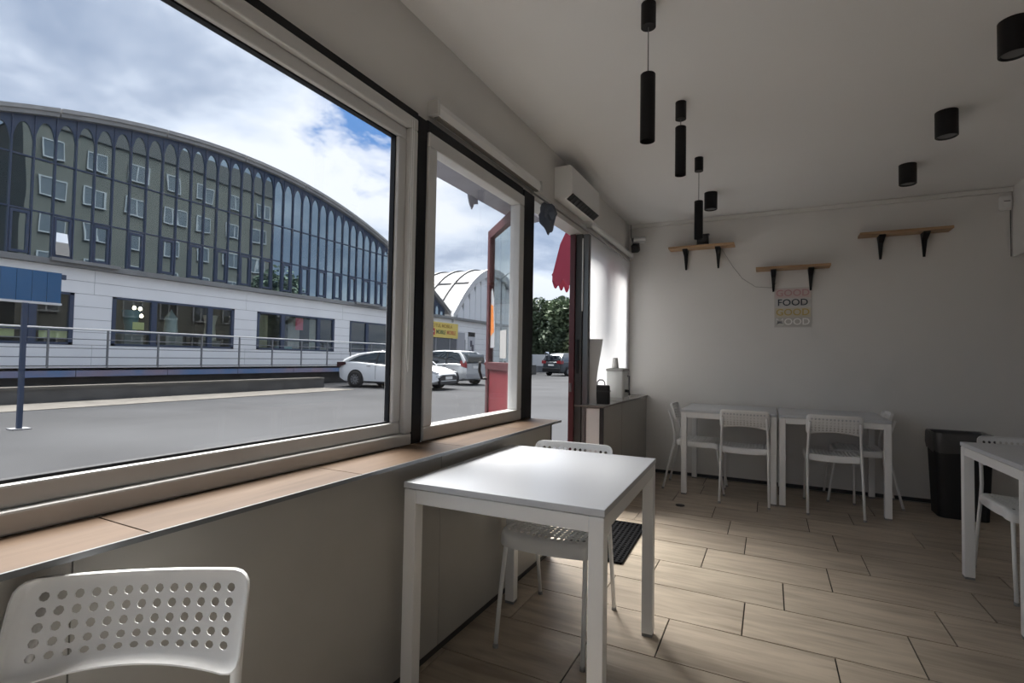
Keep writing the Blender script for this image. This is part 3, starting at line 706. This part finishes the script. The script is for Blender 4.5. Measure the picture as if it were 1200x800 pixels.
for a, b in zip(edges[0::2], edges[1::2]): boards(a, b, zw0, zw1, 4)
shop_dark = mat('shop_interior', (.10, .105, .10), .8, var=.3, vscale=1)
shop_glass = pane_mat('shop_glass', (.85, .90, .90), .06, .4)
for wi, (a, b) in enumerate(wins):
    f = MB(); q = .07
    f.box(-.10, .015, a, b, zw0, zw0 + q).box(-.10, .015, a, b, zw1 - q, zw1).box(-.10, .015, a, a + .11, zw0, zw1).box(-.10, .015, b - .11, b, zw0, zw1)
    fo = f.build('shop_window_frame', blue_frame, hall)
    for t_ in (.30, .77): box('post', blue_frame, (-.10, .012, a + (b - a) * t_ - .09, a + (b - a) * t_ + .09, zw0 + q, zw1 - q), fo)
    box('pane', shop_glass, (-.06, -.05, a + .1, b - .1, zw0 + .06, zw1 - .06), fo)
    box('sill_rail', blue_frame, (-.10, .0, a + .1, b - .1, zw0 + .42, zw0 + .46), fo)
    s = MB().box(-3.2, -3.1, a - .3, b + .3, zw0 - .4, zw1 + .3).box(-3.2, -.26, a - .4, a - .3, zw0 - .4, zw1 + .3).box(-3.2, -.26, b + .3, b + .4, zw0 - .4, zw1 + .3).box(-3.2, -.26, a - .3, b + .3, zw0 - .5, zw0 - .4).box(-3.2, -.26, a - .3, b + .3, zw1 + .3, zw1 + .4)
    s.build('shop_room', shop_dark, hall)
# yellow lettered sign and the doorway beneath it
ys_ = mat('sign_yellow', (.80, .62, .16), .5)
sg = thing('shop_sign', 'yellow furniture shop sign fixed to the white hall wall', 'sign', (FX, 27.9, 0))
box('board', ys_, (.02, .10, -2.2, 1.95, 2.45, 3.45), sg)
def sign_text(body, size, m, y, z, par, x=.101, sx=1.0):
    me = text_mesh(body, size, m, 'lettering', .004, .012); o = ob('lettering', me, par); o.rotation_euler = (PI / 2, 0, PI / 2); o.location = (x, y, z); o.scale = (sx, 1, 1); return o
sign_text('TOTUL MOBILA', .30, mat('sign_ochre', (.45, .27, .03), .6), .0, 3.21, sg, sx=1.15)
sign_text('MOBILE', .36, mat('sign_green', (.10, .14, .05), .6), -.10, 2.80, sg, sx=.88)
sign_text('MOBILE', .36, mat('sign_red', (.55, .16, .05), .6), 1.12, 2.80, sg, sx=.88)
box('red_logo', mat('logo_red', (.55, .05, .05), .5), (.10, .108, -1.25, -.78, 2.60, 3.02), sg)
box('logo_bar', mat('logo_white', (.8, .75, .7), .5), (.108, .112, -1.15, -.88, 2.76, 2.86), sg)
eg = thing('hall_entrance', 'grey glazed entrance under the yellow sign', 'entrance', (FX, 27.9, 0))
box('opening', mat('entrance_dark', (.12, .13, .15), .4), (.0, .05, -2.1, 3.0, G, 2.42), eg)
for y in (-2.1, -.6, 1.0, 1.85, 2.95): box('post', mat('entrance_grey', (.32, .33, .36), .5), (.05, .09, y - .04, y + .04, G, 2.42), eg)
box('side_panel', mat('entrance_panel', (.42, .43, .47), .5), (.05, .07, 1.95, 2.92, .5, 2.9), eg)
bn = thing('vertical_banner', 'tall black and white banner on the white hall wall', 'banner', (FX + .01, 31.78, 0))
box('sheet', mat('banner_grey', (.55, .56, .60), .6), (0, .03, -.47, .47, .9, 3.0), bn); box('dark_head', black_plastic, (.03, .035, -.47, .47, 2.68, 3.0), bn)
for yy_, zz_, h_ in ((-.2, 1.2, .5), (.15, 1.5, .6), (-.05, 1.95, .45), (.2, .95, .4)): box('printed_shape', mat('banner_ink', (.06, .06, .10), .6), (.03, .034, yy_ - .14, yy_ + .14, zz_, zz_ + h_), bn)

# second vaulted hall behind the white wall
h2 = thing('vaulted_hall', 'white barrel-vaulted hall with a ribbed gable behind the white wall', 'building', (FX - .15, 35.25, G))
def z2(y): return 7.85 - 4.0 * (y / 6.05) ** 2 + z0
secs = [[(x, y, z2(y) + t) for x, t in ((-34, 0), (0.12, 0), (.12, .20), (-34, .20))] for y in [-6.05 + 12.1 * i / 36 for i in range(37)]]
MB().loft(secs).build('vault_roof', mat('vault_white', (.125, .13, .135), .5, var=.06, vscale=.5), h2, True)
for i in range(22):
    x = -1.3 - 1.5 * i; secs = [[(xx, y, z2(y) + t) for xx, t in ((x - .10, .2), (x + .10, .2), (x + .10, .32), (x - .10, .32))] for y in [-6.0 + 12 * j / 24 for j in range(25)]]
    MB().loft(secs).build('roof_rib', mat('rib_grey', (.05, .053, .06), .6), h2)
box('purlin', mat('rib_grey', (.05, .053, .06), .6), (-33, 0, -3.75, -3.6, z2(3.7) + .18, z2(3.7) + .30), h2)
secs = [[(x, y, z2(y) + t) for x, t in ((.10, -.32), (.30, -.32), (.30, .26), (.10, .26))] for y in [-6.05 + 12.1 * i / 36 for i in range(37)]]
MB().loft(secs).build('gable_arch', mat('arch_grey', (.60, .61, .63), .5), h2, True)
gm = mat('gable_panel', (.80, .82, .86), .55)
n = 15; w_ = 12.0 / n
for i in range(n):
    a = -6 + i * w_ + .03; b = -6 + (i + 1) * w_ - .03; zt = min(z2(a), z2(b)) - .12
    if zt < 3.95 + z0: continue
    # curved-head fin panels
    pts = [(a, 3.86 + z0), (b, 3.86 + z0), (b, zt - .35), ((a * .25 + b * .75), zt - .08), ((a + b) / 2, zt), ((a * .75 + b * .25), zt - .08), (a, zt - .35)]
    MB().prism(pts, -.06, .05, 'x').build('gable_panel', gm, h2)
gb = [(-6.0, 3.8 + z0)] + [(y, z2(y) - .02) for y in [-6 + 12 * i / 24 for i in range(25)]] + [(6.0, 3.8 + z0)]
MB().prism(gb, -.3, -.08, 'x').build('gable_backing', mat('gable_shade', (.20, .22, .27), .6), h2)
box('wall', clad, (-.2, .1, -10.5 + 13, 6.2, 0, 3.74 + z0), h2)
for i in range(8): box('cladding_board', clad, (0.1, .13, 2.3, 6.2, z0 + .47 * i + .01, z0 + .47 * (i + 1) - .01), h2)
box('ledge', roof_grey, (-.1, .3, 2.25, 6.2, 3.74 + z0, 3.92 + z0), h2)

# loading platform and railing
dk = thing('loading_platform', 'raised loading platform with a faded blue edge in front of the hall', 'platform', (-17.7, 0, G))
box('deck', concrete_dark, (-1.6, .0, -25, 25, .68, .79), dk); box('deck_edge', rail_light, (.0, .03, -25, 25, .755, .80), dk)
box('front_wall', concrete_dark, (-1.4, -.5, -25, 25, 0, .68), dk)
blue_fade = mat('faded_blue_paint', (.13, .22, .40), .6, col2=(.30, .24, .30), var=.5, vscale=.9)
for i in range(20): box('edge_plate', blue_fade, (-.04, .0, -25 + 2.5 * i + .01, -25 + 2.5 * (i + 1) - .01, .50, .755), dk)
rl = thing('platform_railing', 'long steel railing along the loading platform edge', 'railing', (-17.68, 0, .72))
pm2 = MB().box(-.022, .022, -.022, .022, -.06, 1.06).mesh('post', steel)
for i in range(-16, 17):
    o = ob('post', pm2, rl); o.location = (0, .0 + 8.23 - 8.5 + i * 1.42 + 0.0, 0)
for z_, r_, m_ in ((1.07, .024, rail_light), (.78, .012, steel), (.52, .012, steel), (.26, .012, steel)):
    MB().tube([(0, -23, z_), (0, 22.6, z_)], r_, 8).build('rail', m_, rl, True)
rl2 = thing('ramp_railing', 'short pale ramp railing in front of the entrance wall', 'railing', (-16.6, 31.5, G))
for i in range(5): box('post', steel, (-.03, .03, i * 1.1 - .03, i * 1.1 + .03, 0, 1.55), rl2)
for z_ in (1.52, 1.1, .75): MB().tube([(0, -.5, z_), (0, 4.9, z_)], .03).build('rail', rail_light, rl2, True)
box('ramp_wall', concrete_dark, (-.2, -.05, -6, 6, 0, .75), rl2)
# goods seen in the shop windows
def vase(label, prof, m, x, y, z):
    o = MB().lathe(prof, 16).build('display_vase', m, None, True); o.location = (x, y, z); tag(o, label, 'vase')
zs_ = 1.35 + .46
def pedestal(x, y, top, label):
    o = MB().box(-.25, .25, -.3, .3, 0, top - .95).build('display_stand', mat('stand_grey', (.28, .28, .27), .7)); o.location = (x, y, .95); tag(o, label, 'stand')
pedestal(FX - .7, 10.0, zs_, 'grey display stand under the teal pot'); pedestal(FX - .7, 11.35, zs_, 'grey display stand under the glass jar'); pedestal(FX - .7, 12.85, zs_ - .15, 'grey display stand under the cream vase')
vase('teal tapered pot on a stand in the shop window', [(.16, 0), (.26, .75), (.28, .8), (.2, .8)], mat('pot_teal', (.16, .34, .36), .4), FX - .7, 10.0, zs_)
vase('tall pale glass jar with a lid in the shop window', [(.22, 0), (.24, .05), (.20, .5), (.22, .62), (.1, .8), (.04, .9), (.02, .95)], mat('jar_glass', (.50, .58, .58), .15), FX - .7, 11.35, zs_)
vase('cream waisted vase in the shop window', [(.24, 0), (.20, .4), (.18, .6), (.26, .98), (.27, 1.0), (.2, 1.0)], mat('vase_cream', (.66, .60, .48), .5), FX - .7, 12.85, zs_ - .15)
for i, (y, z, w_, h_, c, lb) in enumerate(((9.75, 1.92, .36, .26, (.75, .72, .30), 'small yellow notice inside the shop window with the teal pot'), (7.25, 1.55, .9, .32, (.72, .70, .36), 'wide pale yellow sheet inside the shop window by the blue canopy'), (5.8, 1.55, .9, .32, (.72, .70, .36), 'pale yellow sheet low in the shop window behind the canopy post'), (16.45, 2.30, .42, .55, (.62, .08, .12), 'red poster hanging inside a shop window'))):
    o = box('window_notice', mat('notice_%d' % i, c, .6), (FX - .085, FX - .075, y, y + w_, z, z + h_)); tag(o, lb, 'notice')
box_cols = [(.62, .55, .42), (.30, .36, .55), (.35, .55, .55), (.50, .36, .26), (.66, .66, .62), (.45, .40, .32)]
for i in range(6):
    o = box('goods_box', mat('goods_%d' % i, box_cols[i], .6), (-.25, .25, -.27, .27, 0, .38 + .1 * (i % 3))); o.location = (FX - .55, 14.85 + .68 * i, .96)
    tag(o, '%s goods box low in the shop window with the red poster' % ('tan', 'blue', 'teal', 'brown', 'white', 'olive')[i], 'box')
for y, c, lb in ((15.3, (.50, .45, .30), 'olive'), (17.05, (.55, .50, .44), 'beige'), (18.3, (.70, .66, .55), 'cream')):
    secs = [[(.03 * math.sin(i * 1.1), -.32 + .08 * i, z) for z in (0, 1.45)] for i in range(9)]
    v = [p for s_ in secs for p in s_]; vb = [(p[0] - .01, p[1], p[2]) for p in v]; f = []
    for i in range(8): a = 2 * i; f += [(a, a + 1, a + 3, a + 2), (18 + a, 18 + a + 2, 18 + a + 3, 18 + a + 1)]
    o = MB().add(v + vb, f).build('hanging_curtain', mat('curtain_' + lb, c, .8), None, True); o.location = (FX - .9, y, 1.45); tag(o, lb + ' hanging curtain in the shop window with the red poster', 'curtain')
lamp_e = mat('shop_bulb', (1, .85, .6), .4, emit=6)
for i, (y, z) in enumerate(((10.55, 2.78), (10.75, 2.76), (10.6, 2.52), (10.8, 2.5))):
    o = MB().lathe([(.0, -.07), (.05, -.04), (.06, 0), (.04, .05), (.012, .07)], 10, cap=False).build('shop_lamp', lamp_e, None, True); o.location = (FX - 1.6, y, z); tag(o, '%s lit bulb inside the shop window on the side of the %s' % (('upper', 'lower')[i // 2], ('teal pot', 'glass jar')[i % 2]), 'lamp', 'lit shop bulbs')
    MB().tube([(0, 0, .07), (0, 0, zw1 - z0 + .3 - z)], .008, 6).build('cord', black_plastic, o)

# blue canopy on a post
cn = thing('blue_canopy', 'blue metal canopy on a single thin post in the yard', 'canopy', (-10.5, 3.8, G))
cb_ = mat('canopy_blue', (.03, .12, .27), .45, var=.15, vscale=2)
box('post', mat('post_blue', (.03, .05, .10), .5), (-.03, .03, -.085, -.025, 0, 1.985), cn); box('base_plate', steel, (-.12, .12, -.17, .06, 0, .015), cn)
for i in range(8): box('panel', cb_, (-.04, .0, .40 - .19 * (i + 1) + .003, .40 - .19 * i - .003, 2.02, 2.52), cn)
box('lower_edge', rail_light, (-.05, .012, -1.15, .41, 1.985, 2.02), cn); box('bracket', mat('post_blue', (.03, .05, .10), .5), (-.04, .0, .40, .46, 2.42, 2.5), cn)
box('back_frame', steel, (-.10, -.04, -1.12, .40, 2.05, 2.5), cn)
o = MB().lathe([(.0, 0), (.06, .008), (.085, .035), (.07, .06), (.02, .072), (.0, .072)], 14, cap=False).build('orange_fruit', mat('fruit_orange', (.75, .40, .10), .5, var=.3, vscale=20), None, True)
ledge = struct(box('trim_9', mat('outer_sill', (.45, .46, .47), .4, metal=.4), (XO - .09, -1.402, -2.75, 2.76, .770, .785)), 'outer metal window sill'); o.location = (-1.475, 1.36, .785); o.scale = (.55, .55, .55)
tag(o, 'small orange fruit lying on the outer window sill', 'fruit')

# red scalloped awning by the door and the grey rolled one above the narrow window
red_aw = cloth_mat('awning_red', (.38, .075, .115), .30)
aw = thing('red_awning', 'red fabric awning with a scalloped valance outside the doorway', 'awning', (-1.56, 5.05, 0))
prof = [(-.02, 2.62), (-.16, 2.48), (-.26, 2.28), (-.335, 1.99)]
def sheet(pts_a, pts_b, th=.004):
    n = len(pts_a); v = pts_a + pts_b; f = [(i, i + 1, n + i + 1, n + i) for i in range(n - 1)]
    vb = [(p[0], p[1], p[2] - th) for p in v]; f2 = [tuple(2 * n + i for i in q[::-1]) for q in f]
    return MB().add(v + vb, f + f2)
sheet([(x, -.42, z) for x, z in prof], [(x, .05, z) for x, z in prof]).build('canopy', red_aw, aw, fix=False)
MB().prism([(.09, 2.0)] + [(x, z) for x, z in prof][::-1] + [(.09, 2.63)], -.425, -.42, 'y').build('side_cheek', red_aw, aw)
def scallop(length, n, z0_, dz, amp):
    top = [(i / (n * 8) * length, z0_) for i in range(n * 8 + 1)]; bot = [(u, z0_ - dz - amp * abs(math.sin(PI * u / length * n))) for u, _ in top]; return top + bot[::-1]
MB().prism([(u - .42, z) for u, z in scallop(.47, 3, 1.99, .07, .06)], -.340, -.335, 'x').build('valance', red_aw, aw)
MB().prism([(-u, z) for u, z in scallop(.335, 3, 2.0, .06, .07)], -.430, -.425, 'y').build('side_valance', red_aw, aw)
MB().tube([(-.337, -.42, 1.985), (-.337, .05, 1.985)], .010).build('front_bar', mat('awning_bar', (.30, .04, .06), .5), aw, True)
MB().tube([(-.16, -.428, 2.48), (0, -.428, 2.44)], .007).build('side_seam', mat('awning_bar', (.30, .04, .06), .5), aw, True)
ga = thing('rolled_awning', 'grey rolled-up awning outside above the narrower window', 'awning', (-1.66, 2.9, 0))
MB().prism([(-.09, 2.22), (.08, 2.24), (.09, 2.42), (-.06, 2.44)], -.80, .75, 'y').build('rolled_fabric', mat('awning_grey', (.30, .31, .37), .8, var=.15, vscale=8), ga)
MB().prism([(-.10, 2.235), (.02, 2.235), (.03, 2.19), (-.02, 2.175), (-.045, 2.135), (-.075, 2.17)], -.095, -.085, 'x').build('torn_flap', mat('awning_grey', (.30, .31, .37), .8), ga)

# ------------------------------------------------------------------ cars
tyre = mat('tyre', (.012, .012, .013), .8); rim = mat('rim', (.42, .43, .45), .35, metal=.6); cglass = mirror_mat('car_glass', (.8, .85, .9), .22, (.015, .018, .02)); carblack = mat('car_black', (.012, .012, .014), .5)
plate_m = mat('plate_white', (.75, .75, .75), .5); tail = mat('tail_red', (.28, .02, .025), .3); lampw = mat('headlamp', (.55, .57, .60), .15)
def interp(t, x):
    for (a, b), (c, d) in zip(t[:-1], t[1:]):
        if a <= x <= c: s = (x - a) / (c - a) if c > a else 0; return b + (d - b) * s
    return t[0][1] if x < t[0][0] else t[-1][1]
wheel_t = MB().lathe([(.20, -.10), (.30, -.105), (.32, -.08), (.32, .08), (.30, .105), (.20, .10)], 24, Matrix.Rotation(PI / 2, 4, 'X'), cap=False).mesh('wheel', tyre, True)
rm = MB().lathe([(.225, -.02), (.225, .09), (.20, .095), (.195, .05), (.0, .045)], 24, Matrix.Rotation(PI / 2, 4, 'X'), cap=False)
for k in range(10):
    a = 2 * PI * k / 10; rm.box(.04, .205, .04, .085, -.014, .014, Matrix.Rotation(a, 4, 'Y') @ Matrix.Rotation(0, 4, 'X') @ Matrix.Scale(-1, 4, (0, 1, 0)))
rim_me = rm.mesh('rim', rim)
def car(name, label, loc, rz, paint, Lc, Wc, top, wid, belt, cab, wheels, kind):
    """x forward, centre on the ground; top: [(x, z)] bonnet/boot line, cab: rear base, rear roof, front roof, front base as (x, z)"""
    t = thing(name, label, 'car', loc, rz); hw = Wc / 2
    xs = [-Lc / 2 + Lc * i / 40 for i in range(41)]; secs = []
    for x in xs:
        e = abs(x) / (Lc / 2); w = hw * (1 - wid * max(0, (e - .72) / .28) ** 2.2); zt = interp(top, x); zb_ = .20 + .12 * max(0, (e - .86) / .14)
        pr = [(w * .80, zb_), (w * .965, zb_ + .06), (w * 1.0, zb_ + .22), (w * .995, zb_ + (zt - zb_) * .62), (w * .975, zt - .09), (w * .90, zt - .025), (w * .6, zt)]
        secs.append([(x, -a, b) for a, b in pr] + [(x, a, b) for a, b in pr[::-1]])
    MB().loft(secs).build('body', paint, t, True)
    (x0, b0), (x1, b1), (x2, b2), (x3, b3) = cab
    def cs(x, zb_, zt, wb, wt): return [(x, -wb, zb_), (x, -wb * .985, zb_ + (zt - zb_) * .3), (x, -wt, zt - .045), (x, -wt * .85, zt), (x, wt * .85, zt), (x, wt, zt - .045), (x, wb * .985, zb_ + (zt - zb_) * .3), (x, wb, zb_)]
    st = []
    for i in range(6):
        u = i / 5; st.append(cs(x0 + (x1 - x0) * u, b0 - .05, b0 + .02 + (b1 - b0 - .02) * math.sin(u * PI / 2) ** .95, hw * .93, hw * (.90 - .15 * u)))
    for i in range(1, 5):
        u = i / 5; st.append(cs(x1 + (x2 - x1) * u, belt - .05, b1 + (b2 - b1) * u + .035 * math.sin(PI * u), hw * .93, hw * .75))
    for i in range(6):
        u = 1 - i / 5; st.append(cs(x3 + (x2 - x3) * u, b3 - .05, b3 + .02 + (b2 - b3 - .02) * math.sin(u * PI / 2) ** .95, hw * .93, hw * (.90 - .15 * u)))
    MB().loft(st).build('glasshouse', cglass, t, True)
    # painted roof shell and pillars laid over the glass
    rs = [[(p[0], p[1] * 1.01, p[2] + .008) for p in s_[2:6]] + [(p[0], p[1] * .97, p[2] - .03) for p in s_[2:6][::-1]] for s_ in st[4:12]]
    MB().loft(rs).build('roof', paint, t, True)
    for sgn in (0, 1):
        def edge(a, b, j0, j1): return [Vector(st[i][j0 if not sgn else 7 - j0]) * 1.0 for i in range(a, b)]
        MB().tube([Vector(st[i][2 if not sgn else 5]) for i in range(0, 6)], .045, 6, rs=[.09, .085, .075, .06, .05, .04]).build('rear_pillar', paint, t, True)
        MB().tube([Vector(st[i][2 if not sgn else 5]) for i in range(10, 16)], .035, 6).build('front_pillar', paint, t, True)
        i = 7; s_ = st[i]; q = [s_[0], s_[1], s_[2]] if not sgn else [s_[7], s_[6], s_[5]]
        MB().tube([Vector(p) for p in q], .03, 6).build('door_pillar', carblack, t, True)
    for wx in wheels:
        for s in (-1, 1):
            MB().lathe([(.0, -.012), (.375, -.012), (.375, .012), (.0, .012)], 24, Matrix.Translation((wx, s * (hw - .004), .33)) @ Matrix.Rotation(PI / 2, 4, 'X'), cap=False).build('wheel_arch', carblack, t)
            o = ob('wheel', wheel_t, t); o.location = (wx, s * (hw - .058), .32); r_ = ob('rim', rim_me, o)
            if s > 0: r_.rotation_euler = (0, 0, PI)
    for s in (-1, 1):
        MB().loft([rr(.07, .05, 0, .02, 3), rr(.08, .06, .06, .02, 3), rr(.06, .05, .13, .02, 3)]).build('mirror', paint, t, True).location = (cab[3][0] - .35, s * (hw + .04), belt + .0)
        for hx in (.35, -.75): box('door_handle', chrome, (hx - .09, hx + .09, s * (hw * .985) - .012, s * (hw * .985) + .012, belt - .14, belt - .11), t)
        box('sill_strip', carblack, (wheels[0] + .4, wheels[1] - .4, s * hw * .93 - .03, s * hw * .93 + .03, .19, .25), t)
        for dx in (.62, -.42): box('door_gap', carblack, (dx - .006, dx + .006, s * (hw * .996) - .004, s * (hw * .996) + .004, .34, belt - .05), t)
    return t
car_white = mat('car_white', (.80, .82, .84), .2, spec=.6); car_silver = mat('car_silver', (.50, .52, .54), .25, metal=.4); car_grey = mat('car_dark_grey', (.07, .08, .09), .25, metal=.3)
# white saloon, nose towards the room
t = car('saloon_car', 'white saloon car parked with its nose towards the windows', (-13.3, 16.30, G), R(5), car_white, 4.63, 1.78, [(-2.32, .80), (-2.25, 1.02), (-1.7, 1.06), (-1.2, 1.05), (0, .96), (1.0, .95), (1.7, .86), (2.15, .72), (2.32, .60)], .22, .97, [(-1.95, 1.04), (-.85, 1.40), (.25, 1.42), (1.30, .94)], (-1.36, 1.34), 's')
MB().prism([(-.62, .22), (.62, .22), (.72, .46), (.45, .56), (-.45, .56), (-.72, .46)], 2.22, 2.325, 'x').build('grille', carblack, t)
box('grille_bar', car_white, (2.25, 2.335, -.60, .60, .335, .36), t)
box('front_plate', plate_m, (2.325, 2.345, -.26, .26, .40, .51), t)
for s in (-1, 1):
    MB().prism([(1.72, .70), (2.22, .60), (2.25, .67), (1.80, .80)], s * .60, s * .80, 'y').build('headlamp', lampw, t)
    MB().prism([(-2.30, .78), (-1.85, .90), (-1.90, 1.0), (-2.30, .98)], s * .55, s * .865, 'y').build('tail_lamp', mat('tail_dark', (.045, .008, .009), .3), t)
MB().loft([rr(.06, .015, 0, .012, 3), rr(.02, .01, .07, .008, 3)]).build('roof_fin', car_white, t).location = (-.75, 0, 1.43)
# silver hatchback, tail towards the room
t = car('hatchback_car', 'silver hatchback parked tail-out beside the white saloon', (-13.85, 20.35, G), R(174), car_silver, 3.85, 1.70, [(-1.93, .95), (-1.88, 1.02), (-.8, 1.02), (0, .98), (.95, .95), (1.55, .80), (1.93, .60)], .16, .98, [(-1.86, 1.02), (-1.35, 1.52), (.0, 1.54), (1.35, .95)], (-1.22, 1.28), 'h')
MB().prism([(-.66, 1.04), (.66, 1.04), (.58, 1.40), (-.58, 1.40)], -1.93, -1.62, 'x').build('rear_window', cglass, t, bevel=.02)
for s in (-1, 1): MB().prism([(s * .66, .74), (s * .80, .84), (s * .80, 1.10), (s * .72, 1.06), (s * .68, .92)], -1.925, -1.62, 'x').build('tail_lamp', tail, t)
box('rear_plate', plate_m, (-1.955, -1.93, -.25, .25, .76, .88), t); box('tailgate_trim', chrome, (-1.95, -1.925, -.36, .36, .93, .965), t)
box('bumper', mat('bumper_grey', (.30, .31, .33), .5), (-1.96, -1.80, -.74, .74, .28, .52), t, .03)
# dark SUV far off
t = car('suv_car', 'dark grey SUV parked far off in front of the trees', (-13.9, 37.5, G), R(74), car_grey, 4.4, 1.82, [(-2.2, 1.0), (-2.1, 1.10), (-.8, 1.10), (0, 1.06), (1.0, 1.04), (1.75, .95), (2.2, .70)], .14, 1.07, [(-2.08, 1.08), (-1.55, 1.66), (.0, 1.70), (1.45, 1.03)], (-1.32, 1.36), 'u')
MB().prism([(-.70, 1.12), (.70, 1.12), (.60, 1.52), (-.60, 1.52)], -2.16, -1.85, 'x').build('rear_window', cglass, t, bevel=.02)
for s in (-1, 1): MB().prism([(s * .48, .93), (s * .90, .90), (s * .88, 1.14), (s * .55, 1.12)], -2.21, -1.85, 'x').build('tail_lamp', tail, t)
box('rear_plate', plate_m, (-2.235, -2.20, -.26, .26, .74, .86), t); box('bumper', carblack, (-2.25, -2.05, -.82, .82, .28, .58), t, .03)

# ------------------------------------------------------------------ trees, fence and far things
leaf_m = [mat('leaf_dark', (.10, .14, .085), .6, var=.5, vscale=.8), mat('leaf_mid', (.15, .20, .115), .6, var=.4, vscale=.8), mat('leaf_pale', (.20, .24, .13), .6, var=.4, vscale=.8)]
bark = mat('bark', (.07, .055, .04), .9)
def tree(label, x, y, h, r, kind, seed, nl=6500, conifer=False):
    rg = random.Random(seed); t = thing('tree', label, 'tree', (x, y, G), rg.uniform(0, 6), 'trees beyond the yard')
    MB().tube([(0, 0, -.05), (.1, .05, h * .3), (.0, .1, h * .7)], .15, 8, rs=[.2, .14, .05]).build('trunk', bark, t, True)
    v = []; f = []
    blobs = [(rg.uniform(-1, 1) * r * .55, rg.uniform(-1, 1) * r * .55, h * rg.uniform(.12, .86), r * rg.uniform(.35, .6)) for _ in range(11)] + [(0, 0, h * .55, r * .75)]
    for _ in range(nl):
        if conifer:
            zz = h * rg.uniform(.08, 1); rad = r * (1 - zz / h) * rg.uniform(.5, 1) + .05; a = rg.uniform(0, 2 * PI); c = Vector((rad * math.cos(a), rad * math.sin(a), zz - rad * .25))
        else:
            bx_, by_, bz_, br = rg.choice(blobs); d = Vector((rg.gauss(0, 1), rg.gauss(0, 1), rg.gauss(0, 1))).normalized(); c = Vector((bx_, by_, bz_)) + d * br * rg.uniform(.7, 1.05); c.z = max(.2, c.z)
        s = rg.uniform(.14, .32); a = Vector((rg.gauss(0, 1), rg.gauss(0, 1), rg.gauss(0, .6))).normalized(); b = a.orthogonal().normalized(); b.rotate(Matrix.Rotation(rg.uniform(0, 6), 3, a)); n0 = len(v)
        v += [c - a * s, c + b * s * .5, c + a * s, c - b * s * .5]; f.append((n0, n0 + 1, n0 + 2, n0 + 3))
    MB().add(v, f).build('foliage', leaf_m[kind], t, fix=False)
for i, (x, y, h, r, k, lb) in enumerate(((-22.5, 45, 6.6, 2.6, 0, 'dense dark green tree behind the parked SUV'), (-19.2, 46.5, 7.8, 2.3, 0, 'tall dark tree with an open top beside the fence'), (-17.4, 47, 7.0, 2.6, 1, 'mid green bushy tree behind the parked SUV'), (-15.2, 46, 5.9, 2.6, 2, 'pale green bushy tree above the dark SUV'), (-12.8, 45, 5.6, 2.6, 0, 'low dark bushy tree next to the dark SUV'), (-10, 47, 6.2, 2.8, 1, 'mid green tree beyond the open doorway'), (-26, 52, 6.5, 2.6, 1, 'mid green tree behind the grey fence'), (-7.0, 46, 6.0, 2.6, 0, 'dark tree hidden beyond the door jamb'))):
    tree(lb, x, y, h, r, k, 20 + i)
tree('tall leafy tree mirrored in the arched glass facade', 3.0, 33.0, 10.0, 3.0, 0, 77, 2600)
fe = thing('yard_fence', 'grey board fence with a white notice panel below the trees', 'fence', (-17, 41.3, G))
for i in range(3, 22): box('board', mat('fence_grey', (.22, .23, .25), .7, rnd=.15), (-3.6 + .6 * i + .012, -3.6 + .6 * (i + 1) - .012, -.02, .02, .1, 1.55), fe)
box('top_rail', rail_light, (-1.8, 9.6, -.04, .03, 1.55, 1.62), fe)
o = box('notice_panel', mat('panel_pale', (.66, .67, .68), .6), (-.75, .75, -.03, .03, .0, 1.0)); o.location = (-17.9, 41.215, .55); tag(o, 'white panel fixed on the fence by the dark SUV', 'panel')
ln = thing('street_lamp', 'grey street lamp with a long arm beyond the entrance door', 'street lamp', (-17.8, 33.5, G))
MB().tube([(0, 0, 0), (0, 0, 7.2)], .07, 8, rs=[.09, .05]).build('pole', steel, ln, True); MB().tube([(0, 0, 7.15), (.7, -.3, 7.45), (1.5, -.6, 7.55)], .035).build('arm', steel, ln, True); MB().loft([[(1.4 + p[0] * 1, -.6 + p[1], 7.5 + p[2]) for p in rr(.32, .12, 0, .08, 3)], [(1.4 + p[0], -.6 + p[1], 7.62 + p[2]) for p in rr(.25, .09, 0, .06, 3)]]).build('lamp_head', steel, ln)

# apartment block behind the room: seen only as the reflection in the arched facade
ab = thing('apartment_block', 'beige apartment block mirrored in the arched glass facade', 'building', (11, 17.2, G))
beige = mat('block_beige', (.075, .076, .068), .8, var=.15, vscale=.5)
box('walls', beige, (.12, 11, 0, 21.5, 0, 18.6), ab); box('attic', mat('block_dark', (.05, .05, .052), .8), (.0, 11.2, 3.0, 21.7, 18.6, 20.4), ab)
MB().prism([(-.2, 18.6), (3.0, 18.6), (3.0, 20.4)], 0, 11, 'x').build('gable_slope', mat('block_dark', (.05, .05, .052), .8), ab)
wf = MB().box(0, .14, -.8, .8, 0, .09).box(0, .14, -.8, .8, 1.41, 1.5).box(0, .14, -.8, -.70, .09, 1.41).box(0, .14, .70, .8, .09, 1.41).box(.02, .14, -.05, .05, .09, 1.41).mesh('window', mat('block_white', (.26, .27, .29), .5))
wp = MB().box(.06, .10, -.70, .70, .09, 1.41).mesh('pane', mirror_mat('block_glass', (.8, .85, .9), .30, (.04, .045, .05)))
for fl in range(6):
    for cxx in range(7):
        o = ob('window', wf, ab); o.location = (0, 1.8 + cxx * 3.0, 1.3 + fl * 2.95); ob('pane', wp, o)
# the room's own roof edge outside
struct(box('roof', roof_grey, (XO - .25, XR + .4, YF - .4, YB + .4, ZC + .22, ZC + .5)), 'flat roof of the room')
